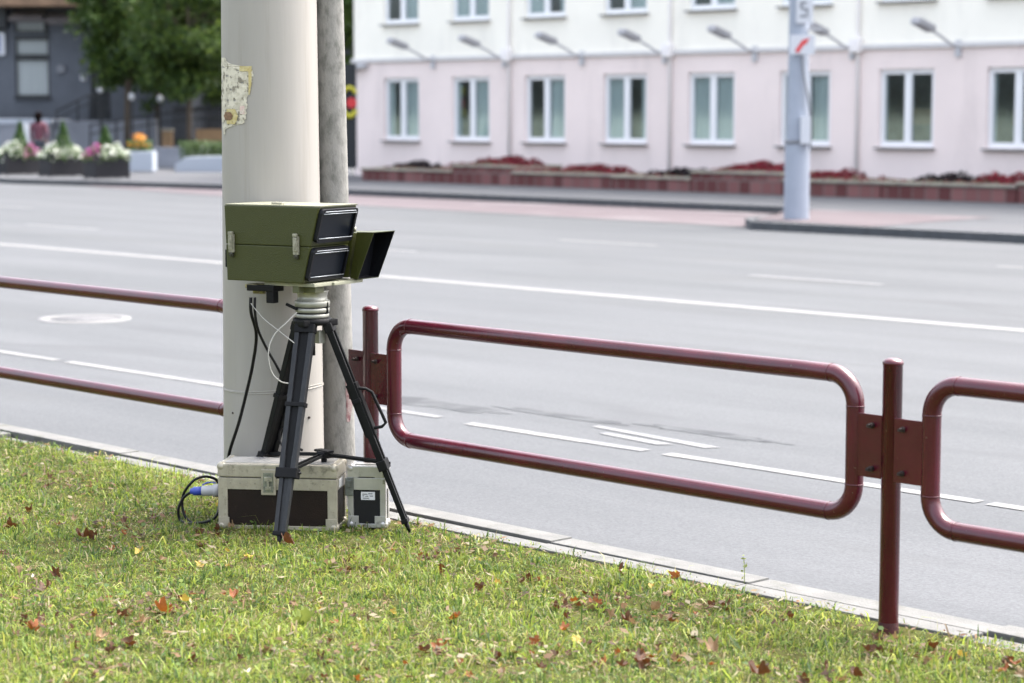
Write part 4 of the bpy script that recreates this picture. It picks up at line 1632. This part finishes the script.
for i, (pa_, pb_) in enumerate(bx_px):
    x0, x1 = xcol(pa_, lineY), xcol(pb_, lineY)
    w_ = x1 - x0
    hz_ = hts[i]
    bed = thing('flower_bed', 'brick flower bed with stone coping ' + bl_[i], 'flower bed', (x0, lineY, 0), 0, 'brick flower beds under the pink facade')
    MB().box((w_ / 2, .8, hz_ / 2 - .02), (w_ - .04, 1.6, hz_)).build('brick_wall', 'brick', bed)
    q = MB()
    q.box((w_ / 2, .08, hz_ + .01), (w_ - .0, .24, .055), None, .01)
    q.box((w_ / 2, 1.52, hz_ + .01), (w_ - .0, .2, .055), None, .01)
    q.build('coping', 'coping', bed)
    q = MB().box((w_ / 2, .8, hz_ - .005), (w_ - .3, 1.2, .03))
    q.build('soil', mat('bed_gravel', (.36, .33, .26), .95, col2=(.5, .5, .42), scale=5) if i == 0 else bpy.data.materials['bed_gravel'], bed)
    for kd, ua, ub in plants[i]:
        if kd == 'red':
            flower_cloud('red_flowers', w_ * ua, w_ * ub, .3, 1.3, hz_, .26, RED, int(900 * w_ * (ub - ua)), .035, bed)
        else:
            flower_cloud('dark_plants', w_ * ua, w_ * ub, .3, 1.2, hz_, .24, DARKP, int(700 * w_ * (ub - ua)), .04, bed)
    flower_cloud('low_flowers', .05, w_ - .05, -.06, 1.4, hz_ - .05, .17, [(.22, .05, .055), (.09, .09, .04), (.30, .27, .19), (.12, .03, .03)], int(520 * w_), .03, bed)

# ------------------------------------------------------------------ street pole on the island
SP = at(796, 34.6)
SP = Vector((-22.0, 26.75, 0)) - RT * .12
k_ = 34.3
sp = thing('street_pole', 'pale blue grey street pole with signs standing before the pink building', 'pole', SP)
r0 = .188
MB().lathe([(.20, -.1), (.198, .0), (.192, 1.15), (.192, 1.20)], n=28).build('base_sleeve', 'lamp_post', sp)
MB().lathe([(.192, 1.17), (.205, 1.175), (.205, 1.235), (.16, 1.24)], n=28).build('collar', 'post_ring', sp)
MB().lathe([(.165, 1.2), (.150, 4), (.125, 7.5), (0, 7.5)], n=28).build('shaft', 'lamp_post', sp)


def spx(dx, z, out=-.22):
    """local point: dx metres to the right as seen from the camera"""
    return RT * dx + F * out + Vector((0, 0, z))


rm = Matrix.Rotation(math.atan2(RT.y, RT.x), 4, 'Z')


def plate(dx, z, w_, h_, m_, nm, parent, out=-.20, t_=.02):
    mxp = Matrix.Translation(spx(dx, z, out)) @ rm
    return MB().box((0, 0, 0), (w_, t_, h_), mxp, .004).build(nm, m_, parent)


s1 = plate(.06, zz(12, k_), .26, .40, 'sign_white', 'sign_plate', sp)
q = MB()
for dx_, zc_, w_, h_ in ((.04, zz(5, k_), .10, .03), (.005, zz(8, k_), .035, .06), (.06, zz(11, k_), .10, .03), (.095, zz(14, k_), .035, .06), (.05, zz(18, k_), .12, .03)):
    q.box((0, 0, 0), (w_, .006, h_), Matrix.Translation(spx(dx_, zc_, -.216)) @ rm)
q.build('sign_print', 'post_ring', s1)
s2 = plate(.03, zz(46, k_), .38, .30, 'sign_white', 'sign_plate', sp, -.21)
q = MB()
p0_, p1_ = spx(-.06, zz(53, k_), -.224), spx(.06, zz(42, k_), -.224)
q.bar(p0_, p1_, .06, .008, RT)
q.prism([spx(.01, zz(42.5, k_), -.229), spx(.14, zz(39, k_), -.229), spx(.08, zz(46, k_), -.229)], F * .01)
q.build('red_arrow', 'red', s2)
plate(.18, zz(31, k_), .30, .03, 'lamp_grey', 'bracket', sp, -.1, .05)
MB().tube(smooth([spx(.02, zz(53, k_), -.2), spx(.06, zz(75, k_), -.2), spx(.15, zz(105, k_), -.19), spx(.17, zz(125, k_), -.19), spx(.18, zz(150, k_), -.21)]), .018, 6).build('cable', 'post_ring', sp)
plate(.09, zz(130, k_), .15, .42, 'sign_white', 'control_box', sp, -.22, .12)

# ------------------------------------------------------------------ left background
ra = math.atan2(RT.y, RT.x)


def far(name, label, cat, px_, d, group=None):
    p_ = at(px_, d)
    return thing(name, label, cat, (p_.x, p_.y, 0), ra, group)


def bx(mb, xa, xb, ya, yb, d, px0, front=0., depth=.3, bev=0.):
    """box from picture extents at depth d, in the frame of a thing whose origin stands at column px0"""
    k = d / FPX
    return mb.box((((xa + xb) / 2 - px0) * k, front + depth / 2, (zz(ya, d) + zz(yb, d)) / 2), (abs(xb - xa) * k, depth, abs(yb - ya) * k), None, bev)


D1 = 76.0
gb = far('grey_building', 'dark grey low building with brown eaves at the far left behind the flower tubs', 'building', 0, D1)
k = D1 / FPX
mb = MB()
ops = []
W0 = (19 * k, 53 * k, zz(97, D1), zz(59, D1)), (19 * k, 53 * k, zz(57, D1), zz(39, D1)), (19 * k, 53 * k, zz(34, D1), zz(22, D1)), (93.5 * k, 112 * k, zz(120, D1), zz(60, D1))
mbw = wall_mb(-9, 6.6, 0, 5.6, [tuple(o_) for o_ in W0], 0, .2)
mbw.add([(6.6, 0, 0), (6.6, 9, 0), (6.6, 9, 5.6), (6.6, 0, 5.6)], [[0, 1, 2, 3]])
mbw.add([(-9, 0, 0), (-9, 9, 0), (-9, 9, 5.6), (-9, 0, 5.6)], [[0, 1, 2, 3]])
mbw.build('wall', 'grey_wall', gb)
mbr = MB()
mbr.add([(-9.6, -1.2, zz(9, D1)), (7.4, -1.2, zz(9, D1)), (7.4, -1.2, zz(0, D1)), (-9.6, -1.2, zz(0, D1)), (-9.6, 9, 7.5), (7.4, 9, 7.5), (7.4, .3, zz(9, D1) - .01), (-9.6, .3, zz(9, D1) - .01)],
        [[0, 1, 2, 3], [3, 2, 5, 4], [0, 1, 6, 7]])
mbr.build('roof', 'roof_brown', gb)
for i, o_ in enumerate(W0):
    q = MB()
    cx, cz, w_, h_ = (o_[0] + o_[1]) / 2, (o_[2] + o_[3]) / 2, o_[1] - o_[0], o_[3] - o_[2]
    for sx_ in (-1, 1):
        q.box((cx + sx_ * (w_ / 2 - .03), .05, cz), (.06, .08, h_ - .01))
    for sz_2 in (-1, 1):
        q.box((cx, .052, cz + sz_2 * (h_ / 2 - .03)), (w_ - .1, .08, .07))
    nm = 'door' if i == 3 else 'window'
    fo = q.build(nm, 'dark_frame', gb)
    MB().box((cx, .10, cz), (w_ - .1, .02, h_ - .1)).build('blind' if i < 3 else 'door_panel', 'blind' if i < 3 else 'dark_frame', fo)
q = MB()
q.box((36 * k, -.06, zz(98, D1)), (1.25, .16, .09))
q.box((36 * k, -.02, zz(58, D1)), (1.2, .10, .12))
q.box((36 * k, -.02, zz(39, D1)), (1.2, .10, .12))
q.box((50.5 * k, -.03, zz(29, D1)), (.12, .10, .5))
q.build('window_trim', 'dark_frame', gb)
q = MB()
q.prism([(18 * k, -.9, zz(22, D1)), (18 * k, 0, zz(11, D1)), (18 * k, 0, zz(24, D1))], (34 * k, 0, 0))
q.prism([(54 * k, -.9, zz(24, D1)), (54 * k, 0, zz(13, D1)), (54 * k, 0, zz(26, D1))], (38 * k, 0, 0))
q.build('awning', 'awning', gb)
q = MB()
bx(q, -20, 14, 9, 29, D1, 0, -.5, .5)
q.build('dark_canopy', 'dark_frame', gb)
q = MB()
bx(q, -18, 10, 34, 56, D1, 0, -.16, .1)
so = q.build('shop_sign', 'sign_white', gb)
q = MB()
bx(q, 4, 5.6, 36.5, 53, D1, 0, -.178, .02)
bx(q, 1.2, 4, 36.5, 38.5, D1, 0, -.178, .02)
bx(q, 1.2, 4, 44, 46, D1, 0, -.178, .02)
bx(q, -5, -3.4, 36.5, 53, D1, 0, -.178, .02)
bx(q, -3.4, -1, 51, 53, D1, 0, -.178, .02)
bx(q, -12, -10.4, 36.5, 53, D1, 0, -.178, .02)
bx(q, -10.4, -7.4, 36.5, 38.5, D1, 0, -.178, .02)
q.build('sign_lettering', 'sign_blue', so)
q = MB(); bx(q, 61, 68, 66, 73, D1, 0, -.1, .1)
q.build('wall_box', 'post_ring', gb)
q = MB(); bx(q, 84, 89, 75, 81, D1, 0, -.1, .1)
q.build('wall_box', 'lamp_grey', gb)
q = MB().ball(((103) * k, -.3, zz(90, D1)), .09, 10)
q.build('wall_globe', 'globe', gb)

# stone clad wing to the right of it, behind the trees
D2 = 80.0
k = D2 / FPX
wing = far('stone_building', 'long grey stone clad building half hidden behind the trees at left', 'building', 118, D2)
mbw = wall_mb(0, 9.5, 0, 9, [(1.2, 2.6, 5.2, 6.8), (4.4, 5.8, 5.2, 6.8)], 0, .2)
mbw.add([(9.5, 0, 0), (9.5, 7, 0), (9.5, 7, 9), (9.5, 0, 9)], [[0, 1, 2, 3]])
mbw.add([(0, 0, 0), (0, 7, 0), (0, 7, 9), (0, 0, 9)], [[0, 1, 2, 3]])
mbw.add([(0, 0, 9), (9.5, 0, 9), (9.5, 7, 9), (0, 7, 9)], [[0, 1, 2, 3]])
mbw.build('wall', 'stone_grey', wing)
for xa in (1.2, 4.4):
    q = MB().box((xa + .7, .12, 6.0), (1.38, .05, 1.58))
    q.build('window', 'blind', wing)

# terrace with white coping, stair rails
D3 = 72.0
k = D3 / FPX
ter = far('terrace_wall', 'grey terrace wall with white coping in front of the dark grey building', 'wall', 0, D3)
q = MB(); bx(q, -160, 52, 124, 166, D3, 0, 0, 3.2); bx(q, 52, 96, 121, 166, D3, 0, .3, 2.8)
q.prism([(96 * k, 0.2, 0), (96 * k, .2, zz(121, D3)), (156 * k, .2, zz(119, D3)), (156 * k, .2, 0)], (0, .5, 0))
q.build('wall', 'terrace', ter)
q = MB(); bx(q, -160, 53, 119, 124, D3, 0, -.05, 3.3)
q.build('coping', 'white_coping', ter)


def rail(name, label, d, px0, pts_top, low_off, posts, m_='dark_frame'):
    t = far(name, label, 'handrail', px0, d)
    kk = d / FPX
    q = MB()
    q.tube([((a_ - px0) * kk, 0, zz(b_, d)) for a_, b_ in pts_top], .030, 8)
    q.tube([((a_ - px0) * kk, 0, zz(b_ + low_off, d)) for a_, b_ in pts_top], .022, 8)
    q.build('rail', m_, t)
    for a_, b_, c_ in posts:
        MB().cyl(((a_ - px0) * kk, 0, zz(c_, d)), ((a_ - px0) * kk, 0, zz(b_, d)), .030, None, 8).build('baluster', m_, t)
    return t


rail('stair_handrail', 'dark handrail climbing the stairs to the grey building door', 71.5, 59, [(59, 122), (59, 111), (90, 96), (112, 95)], 8, [(59, 111, 128), (80, 101, 122), (92, 95, 120), (112, 95, 120)])
rail('ramp_handrail', 'dark handrail along the ramp just behind the right flower tub', 70.5, 92, [(92, 150), (92, 125), (160, 114), (222, 108)], 9, [(92, 125, 150), (118, 121, 145), (150, 116, 140), (190, 112, 138)])

# garden lamps
for i, (a_, b_, c_, d, lb_) in enumerate(((134, 97, 150, 66, 'dark garden lamp post with white globe behind the orange flowers'), (162, 99, 140, 69, 'dark garden lamp post with white globe left of the dark gate'),
                                          (103, 91, 150, 68, 'dark garden lamp post with white globe behind the right flower tub'))):
    t = far('garden_lamp', lb_, 'garden lamp', a_, d, 'garden lamps with white globes')
    MB().lathe([(.06, 0), (.05, .4), (.035, zz(b_ + 3, d)), (.05, zz(b_ + 2, d))], n=12).build('post', 'dark_frame', t)
    MB().ball((0, 0, zz(b_, d)), .095 if i < 2 else .07, 12, sz=1.25).build('globe', 'globe', t)

# gate, tan brick piers and panels
D4 = 70.0
k = D4 / FPX
t = far('brick_pier', 'tan brick gate pier left of the dark gate', 'pier', 168, D4)
q = MB(); bx(q, 161, 173, 131, 160, D4, 168, 0, .4, .01); q.build('shaft', 'sandstone', t)
q = MB(); bx(q, 160, 174, 128.5, 131, D4, 168, -.04, .48, .01); q.build('cap', 'coping', t)
t = far('iron_gate', 'dark iron bar gate between tan brick pier and low brick wall', 'gate', 174, D4 + 1)
q = MB()
for x_ in np.arange(174, 197, 2.6):
    bx(q, x_, x_ + 1.0, 106, 146, D4, 174, .1, .05)
bx(q, 174, 197, 108, 110, D4, 174, .16, .04); bx(q, 174, 197, 140, 142, D4, 174, .16, .04)
q.build('bars', 'dark_frame', t)
t = far('garden_wall', 'low tan brick wall with dark fence on top right of the gate', 'wall', 197, D4)
q = MB(); bx(q, 197, 262, 129, 146, D4, 197, 0, .3); q.build('brick_wall', 'sandstone', t)
q = MB()
for x_ in np.arange(197, 262, 3.2):
    bx(q, x_, x_ + 1.0, 106, 129, D4, 197, .1, .05)
bx(q, 197, 262, 107, 109, D4, 197, .16, .04); bx(q, 197, 262, 118, 119.5, D4, 197, .16, .04)
q.build('fence_bars', 'dark_frame', t)
D5 = 62.0
t = far('planting_kerb', 'long white painted low wall right of the orange flowers by the thick pole', 'low wall', 178, D5)
q = MB()
q.prism([((176 - 178) * D5 / FPX, 0, 0), ((262 - 178) * D5 / FPX, 0, 0), ((262 - 178) * D5 / FPX, 0, zz(155, D5)), ((186 - 178) * D5 / FPX, 0, zz(157, D5)), ((176 - 178) * D5 / FPX, 0, zz(164, D5))], (0, .8, 0))
q.build('wall', 'white_coping', t)
hedge = np.c_[rng.uniform(-.1, 2.4, 2600), rng.uniform(.9, 1.8, 2600), rng.uniform(.3, .85, 2600)]
hg = far('low_hedge', 'low dark hedge growing behind the white painted low wall', 'hedge', 178, D5 + .2)
leaf_cloud('hedge_leaves', hedge, .05, [(.045, .08, .03), (.06, .10, .035)], 'foliage', hg)
MB().box((1.15, 1.35, .15), (2.3, .7, .3)).build('stems', 'bark', hg)
# curved steps behind
t = far('paved_steps', 'grey stone steps between the white tub and the white low wall', 'steps', 165, 66)
kk = 66 / FPX
q = MB()
for j in range(4):
    q.box((.1, .3 + .35 * j + .5, .075 + .15 * j), (2.2 - .1 * j, 1.2, .15))
q.build('step', 'terrace', t)

# orange flower tub
D6 = 61.0
t = far('flower_tub', 'white square tub of orange marigolds right of the black tubs', 'flower tub', 141, D6)
kk = D6 / FPX
q = MB(); bx(q, 127, 156, 151, 171, D6, 141, -.35, .7, .03); q.build('tub', 'white_coping', t)
c = np.c_[rng.uniform(-.32, .32, 700), rng.uniform(-.25, .3, 700), rng.uniform(.60, .9, 700)]
leaf_cloud('marigold_leaves', c, .035, [(.05, .10, .03), (.07, .12, .03)], 'foliage', t)
c = np.c_[rng.uniform(-.30, .30, 420), rng.uniform(-.3, .3, 420), rng.uniform(.72, 1.08, 420)]
c = c[(c[:, 2] < .85) | (np.abs(c[:, 0]) < .17)]
leaf_cloud('marigolds', c, .03, [(.55, .22, .02), (.60, .30, .03)], 'petals', t)

# black planters with thuja and petunias, in a row on the pavement edge
WHT = [(.72, .74, .66), (.62, .66, .55), (.80, .80, .76)]
MAG = [(.42, .07, .26), (.32, .05, .20), (.50, .16, .36)]
GRN = [(.06, .12, .03), (.09, .16, .04)]


def planter(px0, pyb, pyt, lb_, mag, thu):
    d = EYE * FPX / (pyb - HZ)
    p_ = at(px0, d)
    t = thing('planter', lb_, 'planter', (p_.x, p_.y, 0), 0, 'black planters of petunias and thuja')
    w_, dp_, h_ = .54, 1.02, .64
    q = MB()
    q.box((0, 0, h_ / 2), (w_, dp_, h_ - .06), None, .01)
    for sy_ in (-1, 1):
        for sx_ in (-1, 1):
            q.box((sx_ * (w_ / 2 - .03), sy_ * (dp_ / 2 - .03), .02), (.05, .05, .06))
    q.build('box', 'planter', t)
    n_ = 1500
    c = np.c_[rng.normal(0, .24, n_), rng.normal(0, .40, n_), np.zeros(n_)]
    rr_ = np.hypot(c[:, 0] / .42, c[:, 1] / .68)
    c = c[rr_ < 1]; rr_ = rr_[rr_ < 1]
    lump = np.array([noise.noise(Vector((a_ * 4 + px0, b_ * 4, 1))) for a_, b_ in c[:, :2]])
    c[:, 2] = h_ + .01 + (.15 + .22 * lump) * (1 - rr_ ** 2) - (.07 + .2 * np.maximum(lump, 0)) * rr_ ** 3 + rng.uniform(-.10, .06, len(c)) * (1 + (rng.uniform(size=len(c)) < .2) * .9)
    leaf_cloud('petunia_leaves', c - np.array([0, 0, .05]), .04, GRN, 'foliage', t)
    m1 = rng.uniform(size=len(c)) < .55
    left = (c[:, 0] * RT.x + c[:, 1] * RT.y) < (-.12 if mag == 'left' else -.9)
    if mag == 'right':
        left = (c[:, 0] * RT.x + c[:, 1] * RT.y) > .22
    leaf_cloud('white_petunias', c[m1 & ~left], .040, WHT, 'petals', t)
    if (m1 & left).sum() > 5:
        leaf_cloud('magenta_petunias', c[m1 & left], .040, MAG, 'petals', t)
    zt_ = zz(thu[1], d)
    n2_ = 1500
    hh_ = rng.uniform(0, 1, n2_) ** 1.3
    rad = (1 - hh_) * .26 + .02
    a_ = rng.uniform(0, 6.28, n2_); s_ = rng.uniform(.5, 1, n2_)
    ox = (thu[0] - px0) * d / FPX
    c = np.c_[RT.x * ox + np.cos(a_) * rad * s_, RT.y * ox + np.sin(a_) * rad * s_, .62 + hh_ * (zt_ - .62)]
    leaf_cloud('thuja', c, .035, [(.05, .11, .03), (.08, .15, .035), (.035, .08, .025)], 'foliage', t)
    return t


planter(-22, 173.5, 150, 'black planter of petunias cut off by the left edge of the picture', 'left', (-22, 122))
planter(20, 174.3, 152, 'left full black planter of white petunias with a conical thuja', 'right', (22, 121))
planter(63, 176.0, 152, 'middle black planter with the widest spill of white petunias', 'none', (65, 121))
planter(108, 178.0, 152, 'right black planter with magenta and white petunias and small thuja', 'left', (107, 126))


# trees
def tree(px_, d, zc, rx, rz_, n_, lb_, cols, group='trees behind the far pavement', zb=None, sz=.14):
    p_ = at(px_, d)
    t = thing('tree', lb_, 'tree', (p_.x, p_.y, 0), random.uniform(0, 6), group)
    q = MB()
    q.tube([(0, 0, -.1), (.05, 0, zc * .4), (.1, .05, zc * .8), (.1, .05, zc + rz_ * .5)], [.10, .08, .06, .03], 10)
    for k in range(8):
        a_ = k * .8 + random.uniform(0, .4)
        b0 = Vector((.07, 0, zc * (.45 + .06 * k)))
        e = Vector((math.cos(a_) * rx * .7, math.sin(a_) * rx * .7, zc + rz_ * random.uniform(-.5, .6)))
        q.tube([b0, b0.lerp(e, .5) + Vector((0, 0, .25)), e], [.07, .045, .015], 6)
    q.build('trunk', 'bark', t)
    cl = []
    nc = 90
    for k in range(nc):
        v_ = Vector((random.gauss(0, 1), random.gauss(0, 1), random.gauss(0, 1))).normalized() * random.uniform(.35, 1) ** .6
        cl.append((v_.x * rx, v_.y * rx, zc + v_.z * rz_, random.uniform(.35, .8)))
    cl = np.array(cl)
    ix = rng.integers(0, nc, n_)
    v_ = rng.normal(size=(n_, 3)); v_ /= np.linalg.norm(v_, axis=1)[:, None]
    c = cl[ix, :3] + v_ * (cl[ix, 3] * rng.uniform(.3, 1, n_))[:, None] * np.array([1, 1, .75])
    if zb:
        c = c[c[:, 2] > zb + .3 * np.sin(c[:, 0] * 3)]
    leaf_cloud('crown', c, sz, cols, 'foliage', t, tint=.35)
    return t


GT = [(.045, .085, .018), (.065, .115, .022), (.025, .055, .014), (.09, .14, .025)]
tree(128, 70, 5.0, 1.45, 2.6, 15000, 'bushy green tree left of the thick pole with a crown low over the handrail', GT, zb=2.1, sz=.10)
tree(158, 73, 4.4, 1.8, 2.6, 14000, 'dense green tree between the bushy tree and the wide dark tree', GT, zb=1.8, sz=.10)
tree(190, 67, 4.8, 1.9, 3.0, 20000, 'wide dark green tree whose crown meets the left edge of the thick pole', GT, zb=1.9, sz=.10)
tree(250, 72, 5.0, 2.4, 3.4, 16000, 'large green tree mostly hidden behind the thick pole', GT, zb=2.0, sz=.12)
tree(330, 78, 6.0, 2.6, 3.0, 16000, 'dark tree seen in the narrow gap left of the pink building', GT, zb=3.0, sz=.13)
tree(120, 90, 8.0, 4.5, 3.8, 18000, 'tall tree rising behind the stone clad building', GT, sz=.16)
tree(345, 95, 4.5, 4.5, 4.8, 18000, 'dark tree behind the round red sign at the building corner', [(.03, .05, .02), (.02, .035, .015)], sz=.16)

# red and yellow round sign in the gap beside the building
D7 = 56.0
t = far('round_sign', 'round red sign with yellow ring on a dark board beside the pink building corner', 'sign', 352, D7)
q = MB(); bx(q, 338, 357, 64, 168, D7, 352, .05, .12); q.build('board', 'dark_frame', t)
kk = D7 / FPX
q = MB().cyl(((352.5 - 352) * kk, .05, zz(103, D7)), ((352.5 - 352) * kk, -.03, zz(103, D7)), .13, None, 24); q.build('red_disc', 'red', t)
ring = [(.2 * math.cos(a_) - .04, .0, zz(102, D7) + .36 * math.sin(a_)) for a_ in np.linspace(R_(35), R_(145), 14)]
q = MB().tube(ring, .05, 8)
ring = [(.2 * math.cos(a_) - .04, .0, zz(102, D7) + .36 * math.sin(a_)) for a_ in np.linspace(R_(215), R_(325), 14)]
q.tube(ring, .06, 8)
q.build('yellow_ring', 'yellow', t)

# ------------------------------------------------------------------ person behind the tubs
pd = 61.5
pe = far('person', 'person in a reddish plaid shirt with dark hair standing behind the planters', 'person', 41, pd)
pe.rotation_euler.z += math.pi


def skin_mesh(name, pts, edges, radii, m_, parent, root=0, sub=2):
    me = bpy.data.meshes.new(name)
    me.from_pydata(pts, edges, [])
    o = bpy.data.objects.new(name, me)
    C.objects.link(o)
    o.parent = parent
    me.materials.append(M[m_])
    o.modifiers.new('skin', 'SKIN')
    me.skin_vertices.new() if not me.skin_vertices else None
    for i, r in enumerate(radii):
        me.skin_vertices[0].data[i].radius = (r, r * .8) if isinstance(r, float) else r
    me.skin_vertices[0].data[root].use_root = True
    s_ = o.modifiers.new('sub', 'SUBSURF'); s_.levels = sub; s_.render_levels = sub
    for p_ in me.polygons:
        p_.use_smooth = True
    o.modifiers['skin'].use_smooth_shade = True
    return o


P_ = [(0, 0, .88), (0, 0, 1.08), (0, .01, 1.27), (0, .01, 1.36), (0, 0, 1.43), (0, -.01, 1.50), (0, -.01, 1.58),
      (-.09, 0, .86), (-.10, -.01, .48), (-.10, .02, .08), (-.10, -.12, .04), (.09, 0, .86), (.10, .01, .48), (.10, .03, .08), (.10, -.11, .04),
      (-.17, 0, 1.33), (-.22, .03, 1.08), (-.20, -.05, .86), (-.20, -.08, .78), (.17, 0, 1.33), (.22, .03, 1.08), (.20, -.06, .86), (.20, -.09, .78)]
E_ = [(0, 1), (1, 2), (2, 3), (3, 4), (4, 5), (5, 6), (0, 7), (7, 8), (8, 9), (9, 10), (0, 11), (11, 12), (12, 13), (13, 14), (3, 15), (15, 16), (16, 17), (17, 18), (3, 19), (19, 20), (20, 21), (21, 22)]
RR = [.13, .12, .14, .09, .055, .085, .085, .09, .06, .04, .035, .09, .06, .04, .035, .055, .042, .032, .03, .055, .042, .032, .03]
skin_mesh('body', P_, E_, RR, 'skin', pe)
skin_mesh('shirt', [(0, 0, .82), (0, 0, 1.08), (0, .01, 1.27), (0, .01, 1.37), (-.18, 0, 1.33), (-.23, .03, 1.08), (-.205, -.05, .90), (.18, 0, 1.33), (.23, .03, 1.08), (.205, -.06, .90)],
          [(0, 1), (1, 2), (2, 3), (3, 4), (4, 5), (5, 6), (3, 7), (7, 8), (8, 9)], [.165, .155, .175, .10, .075, .062, .055, .075, .062, .055], 'plaid', pe)
skin_mesh('trousers', [(0, 0, .90), (-.09, 0, .84), (-.10, -.01, .48), (-.10, .02, .12), (.09, 0, .84), (.10, .01, .48), (.10, .03, .12)],
          [(0, 1), (1, 2), (2, 3), (0, 4), (4, 5), (5, 6)], [.145, .11, .08, .065, .11, .08, .065], 'trousers', pe)
hq = MB().ball((0, .025, 1.555), .128, 16, sx=.92, sy=1.0, sz=1.12, jit=.06)
hq.ball((0, .06, 1.46), .09, 12, sz=1.2)
hq.build('hair', 'hair', pe)
fq = MB()
fq.ball((0, -.105, 1.53), .016, 8, sz=1.3)
fq.build('nose', 'skin', pe)
fq = MB()
for s in (-1, 1):
    fq.ball((s * .032, -.096, 1.555), .010, 8)
fq.build('eyes', 'dark_frame', pe)
bagp = far('shopping_bag', 'white carrier bag beside the person in the plaid shirt behind the planters', 'bag', 28.5, pd - .1)
q = MB()
q.prism([(-.10, -.07, .60), (.10, -.07, .60), (.085, -.03, 1.30), (-.06, -.03, 1.36)], (0, .12, 0))
q.build('bag', 'sign_white', bagp)
